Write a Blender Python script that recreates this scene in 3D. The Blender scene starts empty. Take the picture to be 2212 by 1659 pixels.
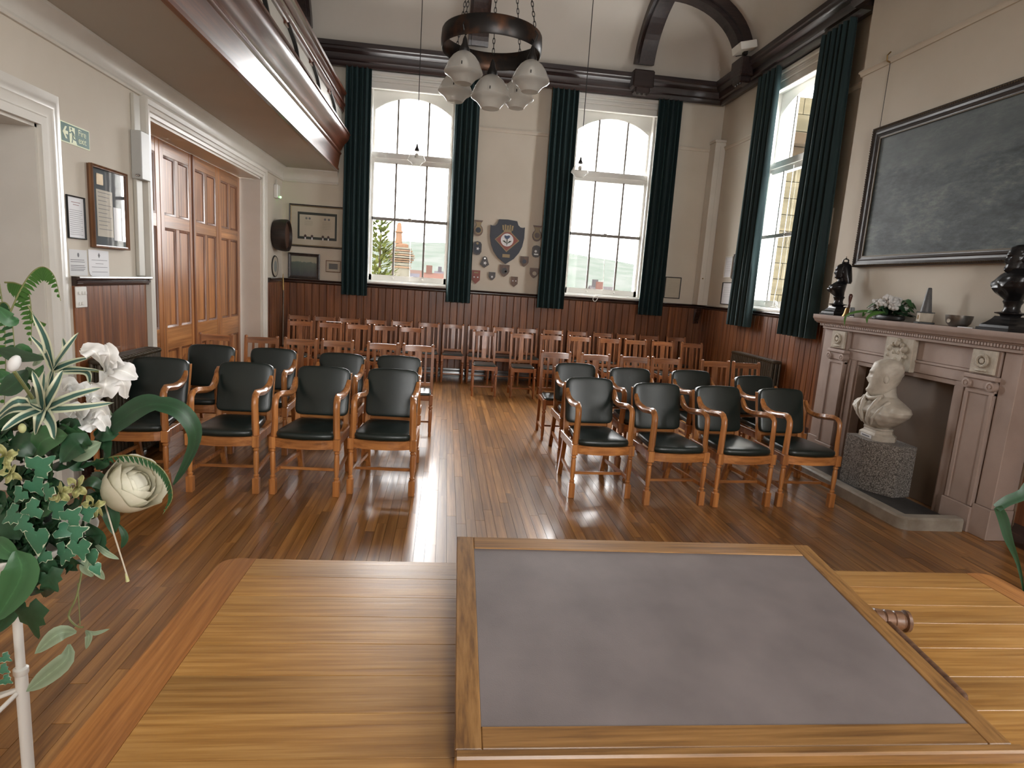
import bpy, math, random
from mathutils import Vector, Matrix
rnd = random.Random(7)
SC = bpy.context.scene
COL = SC.collection
PI = math.pi

# ---------------------------------------------------------------- camera, sky, daylight, exposure
CAM_Z, FPX, IW, IH = 1.65, 1303.9, 2212.0, 1659.0
YAW, PITCH, ROLL = 0.116746, 0.165142, 0.066880
_f = Vector((math.sin(YAW)*math.cos(PITCH), math.cos(YAW)*math.cos(PITCH), -math.sin(PITCH)))
_r0 = Vector((math.cos(YAW), -math.sin(YAW), 0)); _u0 = _r0.cross(_f)
_r = _r0*math.cos(ROLL) + _u0*math.sin(ROLL); _u = -_r0*math.sin(ROLL) + _u0*math.cos(ROLL)
cam_d = bpy.data.cameras.new('camera'); cam = bpy.data.objects.new('camera', cam_d); COL.objects.link(cam)
cam_d.sensor_fit = 'HORIZONTAL'; cam_d.sensor_width = 36.0; cam_d.lens = FPX*36.0/IW
cam_d.clip_start = 0.05; cam_d.clip_end = 2000
m3 = Matrix((_r, _u, -_f)).transposed(); m4 = m3.to_4x4(); m4.translation = (0, 0, CAM_Z); cam.matrix_world = m4
SC.camera = cam

world = bpy.data.worlds.new('overcast_sky'); SC.world = world; world.use_nodes = True
bg = world.node_tree.nodes['Background']; bg.inputs[0].default_value = (1.0, 0.995, 0.985, 1); bg.inputs[1].default_value = 1.0
SC.view_settings.view_transform = 'Standard'; SC.view_settings.look = 'None'; SC.view_settings.gamma = 1.0
SC.view_settings.use_curve_mapping = False; SC.view_settings.exposure = 4.75
SC.cycles.max_bounces = 8; SC.cycles.diffuse_bounces = 5; SC.cycles.adaptive_threshold = 0.015; SC.cycles.glossy_bounces = 4
SC.cycles.transparent_max_bounces = 24; SC.cycles.transmission_bounces = 6
SC.cycles.caustics_reflective = False; SC.cycles.caustics_refractive = False
SC.cycles.use_denoising = True; SC.cycles.sample_clamp_indirect = 8.0

XL, XR, YB, YN, XC, YC = -2.65, 4.45, 10.25, -3.2, 4.25, 6.40   # walls, near wall, chimney breast face and its far corner
def portal(name, loc, sx, sz, rot):
    d = bpy.data.lights.new(name, 'AREA'); d.shape = 'RECTANGLE'; d.size = sx; d.size_y = sz
    d.cycles.is_portal = True
    o = bpy.data.objects.new(name, d); COL.objects.link(o); o.location = loc; o.rotation_euler = rot
WIN_HALF, WIN_Z0, WIN_Z1 = 0.69, 1.475, 4.60
WINS = [('back', -0.655), ('back', 2.64), ('right', 8.05), ('right', -0.90), ('near', 1.0)]
for k, (wl, c) in enumerate(WINS):
    zc = (WIN_Z0+WIN_Z1)/2
    if wl == 'back': portal('daylight', (c, YB+0.42, zc), 1.4, 3.1, (-PI/2, 0, 0))
    elif wl == 'right': portal('daylight', (XR+0.42, c, zc), 3.1, 1.4, (0, PI/2, 0))
    else: portal('daylight', (c, YN-0.42, zc), 1.4, 3.1, (PI/2, 0, 0))

# ---------------------------------------------------------------- helpers
def ray(px, py):
    return _r*((px-IW/2)/FPX) - _u*((py-IH/2)/FPX) + _f
def at(px, py, Y):          # the point at depth Y of the hall that a sight line passes
    d = ray(px, py); return Vector((0, 0, CAM_Z)) + d*(Y/d.y)
def atx(px, py, X):
    d = ray(px, py); return Vector((0, 0, CAM_Z)) + d*(X/d.x)

class MB:
    def __init__(s): s.v = []; s.f = []; s.uv = None
    def add(s, vs, fs):
        o = len(s.v); s.v += [tuple(p) for p in vs]; s.f += [tuple(i+o for i in f) for f in fs]; return s
    def box(s, x0, x1, y0, y1, z0, z1):
        return s.add([(x0,y0,z0),(x1,y0,z0),(x1,y1,z0),(x0,y1,z0),(x0,y0,z1),(x1,y0,z1),(x1,y1,z1),(x0,y1,z1)],
                     [(0,3,2,1),(4,5,6,7),(0,1,5,4),(1,2,6,5),(2,3,7,6),(3,0,4,7)])
    def cbox(s, x0, x1, y0, y1, z0, z1, c=0.004):     # box with chamfered edges
        X = [x0, x1]; Y = [y0, y1]; Z = [z0, z1]; vs = []; idx = {}
        for i in (0,1):
            for j in (0,1):
                for k in (0,1):
                    sx, sy, sz = (1 if i == 0 else -1), (1 if j == 0 else -1), (1 if k == 0 else -1)
                    for a, p in enumerate(((X[i], Y[j]+sy*c, Z[k]+sz*c), (X[i]+sx*c, Y[j], Z[k]+sz*c), (X[i]+sx*c, Y[j]+sy*c, Z[k]))):
                        idx[i,j,k,a] = len(vs); vs.append(p)
        I = idx; fs = []
        fs += [(I[0,0,0,0],I[0,0,1,0],I[0,1,1,0],I[0,1,0,0]), (I[1,0,0,0],I[1,1,0,0],I[1,1,1,0],I[1,0,1,0])]
        fs += [(I[0,0,0,1],I[1,0,0,1],I[1,0,1,1],I[0,0,1,1]), (I[0,1,0,1],I[0,1,1,1],I[1,1,1,1],I[1,1,0,1])]
        fs += [(I[0,0,0,2],I[0,1,0,2],I[1,1,0,2],I[1,0,0,2]), (I[0,0,1,2],I[1,0,1,2],I[1,1,1,2],I[0,1,1,2])]
        for j in (0,1):
            for k in (0,1): fs.append((I[0,j,k,1],I[1,j,k,1],I[1,j,k,2],I[0,j,k,2]))
        for i in (0,1):
            for k in (0,1): fs.append((I[i,0,k,0],I[i,1,k,0],I[i,1,k,2],I[i,0,k,2]))
        for i in (0,1):
            for j in (0,1): fs.append((I[i,j,0,0],I[i,j,1,0],I[i,j,1,1],I[i,j,0,1]))
        for i in (0,1):
            for j in (0,1):
                for k in (0,1): fs.append((I[i,j,k,0],I[i,j,k,1],I[i,j,k,2]))
        return s.add(vs, fs)
    def prism(s, poly, fn, d0, d1):                   # 2-D outline, fn(a, b, d) -> xyz, between depths d0 and d1
        n = len(poly); vs = [fn(a, b, d0) for a, b in poly] + [fn(a, b, d1) for a, b in poly]
        fs = [tuple(range(n-1, -1, -1)), tuple(range(n, 2*n))] + [(i, (i+1) % n, n+(i+1) % n, n+i) for i in range(n)]
        return s.add(vs, fs)
    def loft(s, rings, cap=True, closed=True):
        n = len(rings[0]); vs = [p for r in rings for p in r]; fs = []
        for a in range(len(rings)-1):
            for i in range(n if closed else n-1):
                j = (i+1) % n; fs.append((a*n+i, a*n+j, (a+1)*n+j, (a+1)*n+i))
        if cap and closed: fs += [tuple(range(n-1, -1, -1)), tuple(range((len(rings)-1)*n, len(rings)*n))]
        return s.add(vs, fs)
    def lathe(s, prof, c=(0,0,0), n=16, axis='z', cap=True):
        rings = []
        for r, h in prof:
            ring = []
            for i in range(n):
                t = 2*PI*i/n; a, b = r*math.cos(t), r*math.sin(t)
                p = (a, b, h) if axis == 'z' else ((h, a, b) if axis == 'x' else (b, h, a))
                ring.append((p[0]+c[0], p[1]+c[1], p[2]+c[2]))
            rings.append(ring)
        return s.loft(rings, cap)
    def tube(s, path, r, n=8, cap=True, sec=None):    # sweep a circle (or a section of (side, up) points) along a path
        P = [Vector(p) for p in path]; rings = []; up = Vector((0,0,1)); prev = None
        for i, p in enumerate(P):
            t = (P[min(i+1, len(P)-1)] - P[max(i-1, 0)]).normalized()
            if prev is None:
                a = t.cross(up)
                if a.length < 1e-3: a = t.cross(Vector((0,1,0)))
                a.normalize()
            else:
                a = prev - t*prev.dot(t)
                if a.length < 1e-6: a = t.cross(up)
                a.normalize()
            b = a.cross(t); prev = a
            rr = r[i] if isinstance(r, (list, tuple)) else r
            if sec: rings.append([p + a*(u*rr) + b*(v*rr) for u, v in sec])
            else: rings.append([p + a*(rr*math.cos(2*PI*k/n)) + b*(rr*math.sin(2*PI*k/n)) for k in range(n)])
        return s.loft(rings, cap)
    def sphere(s, c, r, n=12, m=8, sc=(1,1,1)):
        return s.superq(c, (r*sc[0], r*sc[1], r*sc[2]), 1.0, 1.0, n, m)
    def superq(s, c, rad, e1=0.3, e2=0.3, n=24, m=12, fn=None):
        pw = lambda v, e: math.copysign(abs(v)**e, v)
        rings = []
        for j in range(m+1):
            ph = -PI/2 + PI*j/m; ring = []
            for i in range(n):
                th = 2*PI*i/n
                p = Vector((rad[0]*pw(math.cos(ph), e1)*pw(math.cos(th), e2), rad[1]*pw(math.cos(ph), e1)*pw(math.sin(th), e2), rad[2]*pw(math.sin(ph), e1)))
                if fn: p = fn(p)
                ring.append((p[0]+c[0], p[1]+c[1], p[2]+c[2]))
            rings.append(ring)
        return s.loft(rings, False)
    def xf(s, M):
        s.v = [tuple(M @ Vector(p)) for p in s.v]; return s
    def build(s, name, mat, parent=None, smooth=None, fixn=True):
        me = bpy.data.meshes.new(name); me.from_pydata(s.v, [], s.f)
        if s.uv:
            uvl = me.uv_layers.new(name='UVMap')
            for lp in me.loops: uvl.data[lp.index].uv = s.uv[lp.vertex_index]
        me.materials.append(mat)
        if fixn:
            import bmesh
            bm = bmesh.new(); bm.from_mesh(me); bmesh.ops.recalc_face_normals(bm, faces=bm.faces); bm.to_mesh(me); bm.free()
        if smooth:
            me.polygons.foreach_set('use_smooth', [True]*len(me.polygons)); me.set_sharp_from_angle(angle=math.radians(smooth))
        me.update()
        o = bpy.data.objects.new(name, me); COL.objects.link(o)
        if parent is not None: o.parent = parent
        return o

def tag(o, label=None, cat=None, group=None, kind=None):
    if label: o['label'] = label
    if cat: o['category'] = cat
    if group: o['group'] = group
    if kind: o['kind'] = kind
    return o
def empty(name, loc=(0,0,0), rz=0, label=None, cat=None, group=None, kind=None):
    o = bpy.data.objects.new(name, None); COL.objects.link(o); o.location = loc; o.rotation_euler = (0,0,rz); o.empty_display_size = 0.1
    return tag(o, label, cat, group, kind)
def struct(o): o['kind'] = 'structure'; return o
def copy_tree(o, parent=None, keep=True):
    c = o.copy(); COL.objects.link(c); c.parent = parent
    for ch in list(o.children): copy_tree(ch, c)
    return c
def inst(proto, name, parent, loc, scale=(1,1,1)):
    o = bpy.data.objects.new(name, proto); COL.objects.link(o); o.parent = parent; o.location = loc; o.scale = scale
    return o
def rot(ax, deg): return Matrix.Rotation(math.radians(deg), 4, ax)
def T(x, y, z): return Matrix.Translation((x, y, z))

# ---------------------------------------------------------------- materials
def nm(name):
    m = bpy.data.materials.new(name); m.use_nodes = True
    return m, m.node_tree, m.node_tree.nodes['Principled BSDF']
def setp(p, base=None, rough=None, metal=None, spec=None, coat=None, coat_r=None, sheen=None, trans=None, emit=None):
    I = p.inputs
    if base: I['Base Color'].default_value = (*base, 1)
    if rough is not None: I['Roughness'].default_value = rough
    if metal is not None: I['Metallic'].default_value = metal
    if spec is not None: I['Specular IOR Level'].default_value = spec
    if coat is not None: I['Coat Weight'].default_value = coat
    if coat_r is not None: I['Coat Roughness'].default_value = coat_r
    if sheen is not None: I['Sheen Weight'].default_value = sheen
    if emit: I['Emission Color'].default_value = (*emit[:3], 1); I['Emission Strength'].default_value = emit[3]
def coords(t, world_space, scale, rnd_off=True):
    N, L = t.nodes, t.links
    if world_space: src = N.new('ShaderNodeNewGeometry').outputs['Position']
    else: src = N.new('ShaderNodeTexCoord').outputs['Object']
    mp = N.new('ShaderNodeMapping'); mp.inputs['Scale'].default_value = scale; L.new(src, mp.inputs['Vector'])
    out = mp.outputs[0]
    if rnd_off:
        oi = N.new('ShaderNodeObjectInfo'); mu = N.new('ShaderNodeMath'); mu.operation = 'MULTIPLY'; mu.inputs[1].default_value = 57.0
        L.new(oi.outputs['Random'], mu.inputs[0]); ad = N.new('ShaderNodeVectorMath'); ad.operation = 'ADD'
        L.new(out, ad.inputs[0]); L.new(mu.outputs[0], ad.inputs[1]); out = ad.outputs[0]
    return out
def ramp(t, fac, stops):
    r = t.nodes.new('ShaderNodeValToRGB'); e = r.color_ramp.elements
    while len(e) < len(stops): e.new(0.5)
    for k, (p, c) in enumerate(stops): e[k].position = p; e[k].color = (*c, 1)
    t.links.new(fac, r.inputs[0]); return r.outputs[0]
def noise(t, vec, scale, detail=4, rough=0.55):
    n = t.nodes.new('ShaderNodeTexNoise'); n.inputs['Scale'].default_value = scale; n.inputs['Detail'].default_value = detail
    n.inputs['Roughness'].default_value = rough; t.links.new(vec, n.inputs['Vector']); return n.outputs['Fac']
def bump(t, p, h, strength, dist=0.01):
    b = t.nodes.new('ShaderNodeBump'); b.inputs['Strength'].default_value = strength; b.inputs['Distance'].default_value = dist
    t.links.new(h, b.inputs['Height']); t.links.new(b.outputs[0], p.inputs['Normal'])
def mix(t, fac, a, b, mode='MIX'):
    m = t.nodes.new('ShaderNodeMix'); m.data_type = 'RGBA'; m.blend_type = mode
    if isinstance(fac, float): m.inputs[0].default_value = fac
    else: t.links.new(fac, m.inputs[0])
    for k, v in ((6, a), (7, b)):
        if isinstance(v, tuple): m.inputs[k].default_value = (*v, 1)
        else: t.links.new(v, m.inputs[k])
    return m.outputs[2]
def vary(t, col, amount, hue=0.0):     # each piece a little lighter or darker than the next
    oi = t.nodes.new('ShaderNodeObjectInfo'); mr = t.nodes.new('ShaderNodeMapRange')
    mr.inputs[3].default_value = 1-amount; mr.inputs[4].default_value = 1+amount; t.links.new(oi.outputs['Random'], mr.inputs[0])
    h = t.nodes.new('ShaderNodeHueSaturation'); t.links.new(mr.outputs[0], h.inputs['Value']); t.links.new(col, h.inputs['Color'])
    return h.outputs[0]
def plain(name, base, rough=0.6, **k):
    m, t, p = nm(name); setp(p, base, rough, **k); return m
def mottled(name, c1, c2, rough=0.6, scale=6.0, bmp=0.0, bscale=60, ws=True, **k):
    m, t, p = nm(name); setp(p, c1, rough, **k); v = coords(t, ws, (1,1,1), False)
    c = ramp(t, noise(t, v, scale, 5), [(0.35, c1), (0.65, c2)]); t.links.new(c, p.inputs['Base Color'])
    if bmp: bump(t, p, noise(t, v, bscale, 3), bmp, 0.01)
    return m
def wood(name, c1, c2, axis='z', rough=0.4, fine=42, ws=False, var=0.12, coat=0.0, coat_r=0.12, bmp=0.12, dark=None):
    m, t, p = nm(name); setp(p, c1, rough, coat=coat, coat_r=coat_r)
    s = {'x': (0.035, 1, 1), 'y': (1, 0.035, 1), 'z': (1, 1, 0.035)}[axis]
    v = coords(t, ws, s); n1 = noise(t, v, fine, 6, 0.6)
    v2 = coords(t, ws, tuple(a if a == 1 else 0.2 for a in s)); n2 = noise(t, v2, 7, 2, 0.5)
    c = ramp(t, n1, [(0.3, dark or tuple(x*0.55 for x in c1)), (0.48, c1), (0.68, c2)])
    c2_ = ramp(t, n2, [(0.3, (0.82,0.8,0.78)), (0.7, (1.12,1.1,1.06))])
    c = mix(t, 1.0, c, c2_, 'MULTIPLY')
    if var: c = vary(t, c, var)
    t.links.new(c, p.inputs['Base Color'])
    if bmp: bump(t, p, n1, bmp, 0.003)
    return m
M = {}
M['paint'] = mottled('cream_wall_paint', (0.605,0.55,0.465), (0.57,0.515,0.43), 0.75, 1.7, 0.05, 90)
M['ceil'] = mottled('ceiling_paint', (0.50,0.465,0.415), (0.475,0.44,0.39), 0.8, 1.3)
M['white'] = mottled('white_gloss_paint', (0.66,0.63,0.57), (0.62,0.59,0.53), 0.32, 3.0, coat=0.25, coat_r=0.2)
M['winwhite'] = plain('window_white_paint', (0.74,0.73,0.69), 0.4)
M['bar'] = plain('leaded_bar', (0.22,0.20,0.18), 0.5)
M['mahog'] = wood('dark_mahogany', (0.020,0.011,0.011), (0.038,0.021,0.019), 'y', 0.38, 30, True, 0.1, 0.25, 0.25, 0.02)
M['mahogx'] = wood('dark_mahogany_cross', (0.020,0.011,0.011), (0.038,0.021,0.019), 'x', 0.38, 30, True, 0.1, 0.25, 0.25, 0.02)
M['gallery'] = wood('polished_gallery_mahogany', (0.095,0.026,0.011), (0.17,0.055,0.024), 'y', 0.3, 30, True, 0.1, 0.6, 0.12, 0.05)
M['wains'] = wood('varnished_wainscot', (0.155,0.051,0.016), (0.25,0.097,0.033), 'z', 0.36, 34, True, 0.16, 0.25, 0.25)
M['wainsdark'] = wood('stained_dado_rail', (0.030,0.014,0.011), (0.06,0.028,0.02), 'y', 0.2, 30, True, 0.05, 0.6, 0.1)
M['wainsdarkx'] = wood('stained_dado_rail_cross', (0.030,0.014,0.011), (0.06,0.028,0.02), 'x', 0.2, 30, True, 0.05, 0.6, 0.1)
M['pine'] = wood('varnished_pine', (0.32,0.125,0.038), (0.48,0.22,0.075), 'z', 0.33, 26, True, 0.1, 0.35, 0.2)
M['pinex'] = wood('varnished_pine_rail', (0.34,0.14,0.043), (0.50,0.235,0.083), 'y', 0.33, 26, True, 0.1, 0.35, 0.2)
M['floor'] = wood('oak_strip_floor', (0.27,0.118,0.030), (0.41,0.205,0.062), 'y', 0.34, 30, True, 0.30, 0.42, 0.14, 0.08)
M['oak'] = wood('golden_oak', (0.40,0.155,0.045), (0.56,0.25,0.08), 'z', 0.3, 36, False, 0.14, 0.35, 0.15)
M['oaky'] = wood('golden_oak_deep', (0.40,0.155,0.045), (0.56,0.25,0.08), 'x', 0.3, 36, False, 0.14, 0.35, 0.15)
M['oak2'] = wood('brown_oak', (0.29,0.105,0.035), (0.42,0.175,0.065), 'z', 0.34, 36, False, 0.18, 0.3, 0.18)
M['oak2x'] = wood('brown_oak_cross', (0.29,0.105,0.035), (0.42,0.175,0.065), 'x', 0.34, 36, False, 0.18, 0.3, 0.18)
M['table'] = wood('table_oak', (0.345,0.172,0.043), (0.45,0.25,0.078), 'x', 0.33, 85, True, 0.22, 0.3, 0.2, 0.15, dark=(0.255,0.115,0.026))
M['tabley'] = wood('table_oak_end', (0.32,0.125,0.032), (0.43,0.19,0.055), 'y', 0.33, 85, True, 0.1, 0.3, 0.2, 0.15, dark=(0.215,0.08,0.02))
M['slope'] = wood('slope_oak', (0.23,0.115,0.036), (0.32,0.17,0.06), 'y', 0.35, 85, True, 0.08, 0.2, 0.25, 0.15, dark=(0.12,0.056,0.02))
M['slopex'] = wood('slope_oak_cross', (0.23,0.115,0.036), (0.32,0.17,0.06), 'x', 0.35, 85, True, 0.08, 0.2, 0.25, 0.15, dark=(0.12,0.056,0.02))
def leather(name, base, rough, scale, bmp, coat=0.0):
    m, t, p = nm(name); setp(p, base, rough, coat=coat, coat_r=0.3); v = coords(t, False, (1,1,1), False)
    n2 = noise(t, v, 5, 3); c = ramp(t, n2, [(0.3, tuple(x*0.85 for x in base)), (0.7, tuple(x*1.2 for x in base))]); t.links.new(c, p.inputs['Base Color'])
    vo = t.nodes.new('ShaderNodeTexVoronoi'); vo.inputs['Scale'].default_value = scale; t.links.new(v, vo.inputs['Vector'])
    bump(t, p, vo.outputs['Distance'], bmp, 0.002); return m
M['green'] = leather('bottle_green_leather', (0.009,0.016,0.014), 0.34, 260, 0.08, 0.10)
M['grey'] = leather('grey_brown_leathercloth', (0.150,0.126,0.122), 0.5, 420, 0.1)
M['velvet'] = None
def velvet():
    m, t, p = nm('green_velvet'); setp(p, (0.007,0.032,0.034), 0.8, sheen=0.3)
    p.inputs['Sheen Tint'].default_value = (0.25,0.55,0.52,1); p.inputs['Sheen Roughness'].default_value = 0.35
    v = coords(t, True, (1,1,0.05), False); c = ramp(t, noise(t, v, 40, 3), [(0.3,(0.005,0.017,0.020)),(0.7,(0.008,0.029,0.031))]); t.links.new(c, p.inputs['Base Color']); return m
M['velvet'] = velvet()
M['stone'] = mottled('mauve_sandstone', (0.34,0.255,0.215), (0.40,0.305,0.26), 0.6, 3.5, 0.08, 120)
M['relief'] = mottled('pale_carved_stone', (0.52,0.47,0.39), (0.40,0.35,0.28), 0.7, 14, 0.2, 60)
M['marble'] = mottled('aged_marble', (0.60,0.55,0.47), (0.45,0.40,0.33), 0.5, 9, 0.1, 50)
M['slate'] = mottled('dark_slate', (0.022,0.021,0.022), (0.04,0.038,0.037), 0.35, 6, 0.1, 60)
M['kerb'] = mottled('grey_marble_kerb', (0.40,0.365,0.31), (0.27,0.235,0.19), 0.28, 7, 0.1, 40)
def granite():
    m, t, p = nm('grey_granite'); setp(p, (0.2,0.18,0.16), 0.4); v = coords(t, True, (1,1,1), False)
    n1 = noise(t, v, 95, 3, 0.7); c = ramp(t, n1, [(0.38,(0.05,0.045,0.04)),(0.5,(0.21,0.19,0.17)),(0.62,(0.42,0.39,0.36))]); t.links.new(c, p.inputs['Base Color']); return m
M['granite'] = granite()
M['fireback'] = mottled('brown_fireboard', (0.115,0.072,0.04), (0.09,0.055,0.032), 0.5, 2.0)
M['bronze'] = mottled('black_bronze', (0.012,0.012,0.014), (0.02,0.019,0.02), 0.25, 12, metal=0.4)
M['silver'] = mottled('tarnished_silver', (0.28,0.27,0.25), (0.20,0.19,0.18), 0.3, 20, metal=0.9)
M['brass'] = plain('aged_brass', (0.26,0.16,0.06), 0.4, metal=0.9)
M['iron'] = plain('dark_iron', (0.018,0.016,0.015), 0.45, metal=0.5)
def copper():
    m, t, p = nm('patinated_copper'); setp(p, (0.06,0.05,0.045), 0.36, metal=0.75); v = coords(t, False, (1,1,1), False)
    c = ramp(t, noise(t, v, 5, 4), [(0.45,(0.028,0.025,0.024)),(0.72,(0.13,0.055,0.025))]); t.links.new(c, p.inputs['Base Color']); return m
M['copper'] = copper()
M['chrome'] = plain('chrome', (0.6,0.6,0.6), 0.2, metal=1.0)
M['radiator'] = mottled('bronze_radiator_paint', (0.050,0.038,0.024), (0.07,0.055,0.035), 0.35, 20, metal=0.3)
M['black'] = plain('black_paint', (0.012,0.012,0.012), 0.4)
M['dkframe'] = wood('dark_picture_frame', (0.022,0.016,0.015), (0.05,0.036,0.03), 'y', 0.35, 30, True, 0, 0.2, 0.2)
M['brframe'] = wood('brown_picture_frame', (0.16,0.07,0.03), (0.25,0.12,0.05), 'z', 0.35, 40, True, 0.1, 0.3, 0.2)
M['gilt'] = plain('dull_gilt', (0.22,0.155,0.075), 0.4, metal=0.6)
M['paper'] = plain('white_paper', (0.72,0.72,0.74), 0.6)
M['cream'] = mottled('aged_parchment', (0.50,0.45,0.36), (0.46,0.41,0.32), 0.6, 5)
M['ink'] = plain('grey_ink', (0.16,0.16,0.17), 0.7)
M['plastic'] = plain('white_plastic', (0.72,0.71,0.67), 0.35)
M['trunk'] = plain('grey_trunking', (0.50,0.48,0.42), 0.45)
M['signgreen'] = plain('sign_green', (0.02,0.105,0.075), 0.5)
M['signpale'] = plain('sign_photoluminescent', (0.78,0.84,0.58), 0.5)
def glass(name, tint=(1,1,1), refl=0.06, rough=0.02):
    m = bpy.data.materials.new(name); m.use_nodes = True; t = m.node_tree; N = t.nodes; N.clear()
    o = N.new('ShaderNodeOutputMaterial'); mx = N.new('ShaderNodeMixShader'); tr = N.new('ShaderNodeBsdfTransparent'); gl = N.new('ShaderNodeBsdfGlossy')
    tr.inputs[0].default_value = (*tint, 1); gl.inputs['Roughness'].default_value = rough
    fr = N.new('ShaderNodeFresnel'); fr.inputs[0].default_value = 1.45
    ge = N.new('ShaderNodeNewGeometry'); iv = N.new('ShaderNodeMath'); iv.operation = 'SUBTRACT'; iv.inputs[0].default_value = 1.0; t.links.new(ge.outputs['Backfacing'], iv.inputs[1])
    mu = N.new('ShaderNodeMath'); mu.operation = 'MULTIPLY'; t.links.new(fr.outputs[0], mu.inputs[0]); t.links.new(iv.outputs[0], mu.inputs[1]); t.links.new(mu.outputs[0], mx.inputs[0]); t.links.new(tr.outputs[0], mx.inputs[1]); t.links.new(gl.outputs[0], mx.inputs[2]); t.links.new(mx.outputs[0], o.inputs[0])
    return m
M['glass'] = glass('window_glass'); M['picglass'] = glass('picture_glass')
def shade_glass():
    m = bpy.data.materials.new('prismatic_shade_glass'); m.use_nodes = True; t = m.node_tree; N = t.nodes; p = N['Principled BSDF']
    setp(p, (0.50,0.48,0.44), 0.15); o = N['Material Output']; tr = N.new('ShaderNodeBsdfTransparent'); tr.inputs[0].default_value = (0.86,0.85,0.83,1)
    tl = N.new('ShaderNodeBsdfTranslucent'); tl.inputs[0].default_value = (0.8,0.79,0.75,1)
    a = N.new('ShaderNodeMixShader'); a.inputs[0].default_value = 0.35; t.links.new(p.outputs[0], a.inputs[1]); t.links.new(tl.outputs[0], a.inputs[2])
    b = N.new('ShaderNodeMixShader'); b.inputs[0].default_value = 0.42; t.links.new(a.outputs[0], b.inputs[1]); t.links.new(tr.outputs[0], b.inputs[2])
    t.links.new(b.outputs[0], o.inputs[0]); return m
M['shade'] = shade_glass()
def leafmat(name, mid, edge, w0=0.45, w1=0.6, rough=0.45, nz=0.25, transl=0.25):     # colour runs from the midrib to the margin
    m = bpy.data.materials.new(name); m.use_nodes = True; t = m.node_tree; N, L = t.nodes, t.links; p = N['Principled BSDF']; setp(p, mid, rough)
    uv = N.new('ShaderNodeTexCoord'); sp = N.new('ShaderNodeSeparateXYZ'); L.new(uv.outputs['UV'], sp.inputs[0])
    s = N.new('ShaderNodeMath'); s.operation = 'SUBTRACT'; s.inputs[1].default_value = 0.5; L.new(sp.outputs[0], s.inputs[0])
    a = N.new('ShaderNodeMath'); a.operation = 'ABSOLUTE'; L.new(s.outputs[0], a.inputs[0])
    d = N.new('ShaderNodeMath'); d.operation = 'MULTIPLY'; d.inputs[1].default_value = 2.0; L.new(a.outputs[0], d.inputs[0])
    v = coords(t, False, (1,1,1), False); n1 = noise(t, v, 55, 4)
    q = N.new('ShaderNodeMath'); q.operation = 'MULTIPLY_ADD'; q.inputs[1].default_value = nz; L.new(n1, q.inputs[0]); L.new(d.outputs[0], q.inputs[2])
    q2 = N.new('ShaderNodeMath'); q2.operation = 'SUBTRACT'; q2.inputs[1].default_value = nz*0.5; L.new(q.outputs[0], q2.inputs[0])
    c = ramp(t, q2.outputs[0], [(0.0, tuple(x*1.35 for x in mid)), (0.08, mid), (w0, tuple(x*0.9 for x in mid)), (w1, edge)])
    L.new(c, p.inputs['Base Color'])
    tl = N.new('ShaderNodeBsdfTranslucent'); L.new(c, tl.inputs[0]); mx = N.new('ShaderNodeMixShader'); mx.inputs[0].default_value = transl
    L.new(p.outputs[0], mx.inputs[1]); L.new(tl.outputs[0], mx.inputs[2]); L.new(mx.outputs[0], N['Material Output'].inputs[0]); return m
M['spider'] = leafmat('striped_leaf', (0.055,0.13,0.105), (0.66,0.68,0.50), 0.40, 0.58, nz=0.12)
M['ivy'] = leafmat('variegated_ivy', (0.055,0.19,0.105), (0.66,0.72,0.54), 0.93, 1.12, nz=0.6)
M['fern'] = leafmat('fern_green', (0.09,0.22,0.045), (0.11,0.25,0.06), 0.4, 0.9)
M['dkleaf'] = leafmat('dark_glossy_leaf', (0.017,0.055,0.022), (0.022,0.068,0.03), 0.4, 0.9, 0.45, transl=0.1)
M['mdleaf'] = leafmat('mid_green_leaf', (0.05,0.145,0.055), (0.06,0.165,0.065), 0.4, 0.9, 0.4)
M['paleleaf'] = leafmat('sage_leaf', (0.25,0.33,0.21), (0.32,0.40,0.27), 0.4, 0.9, 0.55)
M['yelleaf'] = leafmat('yellow_green_leaf', (0.42,0.42,0.17), (0.55,0.55,0.27), 0.4, 0.9, 0.5)
M['petal'] = leafmat('white_petal', (0.78,0.77,0.74), (0.82,0.81,0.80), 0.4, 0.9, 0.55)
M['rose'] = leafmat('cream_rose_petal', (0.64,0.60,0.42), (0.76,0.73,0.60), 0.5, 0.95, 0.55)
M['stem'] = plain('green_stem', (0.16,0.17,0.06), 0.6)

# ---------------------------------------------------------------- the hall: floor
unit = MB().box(-0.5, 0.5, -0.5, 0.5, -0.5, 0.5)
def unit_mesh(name, mat):
    o = unit.build(name, mat); me = o.data; bpy.data.objects.remove(o); return me
floor = MB().box(XL-0.75, XR+0.4, YN-0.4, YB+0.4, -0.25, -0.012).build('floor', plain('floor_joint', (0.02,0.012,0.008), 0.8)); struct(floor)
plank_me = unit_mesh('floor_plank', M['floor'])
DR1_Y = (2.95, 4.38); PW = 0.0665; rest = MB(); cand = []
nrow = int((XR-XL)/PW)+1
for i in range(nrow):
    x0 = XL + i*PW; x1 = min(x0+PW-0.0016, XR); y = YN - rnd.random()*1.2
    while y < YB:
        ln = rnd.uniform(0.75, 1.7); a, b = max(y, YN), min(y+ln, YB); y += ln
        if b-a < 0.03: continue
        xc = (x0+x1)/2; near = (a > 1.9 and b < 6.3 and abs(xc - a*0.117) < a*0.86+0.1)
        cand.append((x0, x1, a, b-0.0016, near, a))
near = sorted([c for c in cand if c[4]], key=lambda c: c[5])[:298]; ns = set(near)
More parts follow.
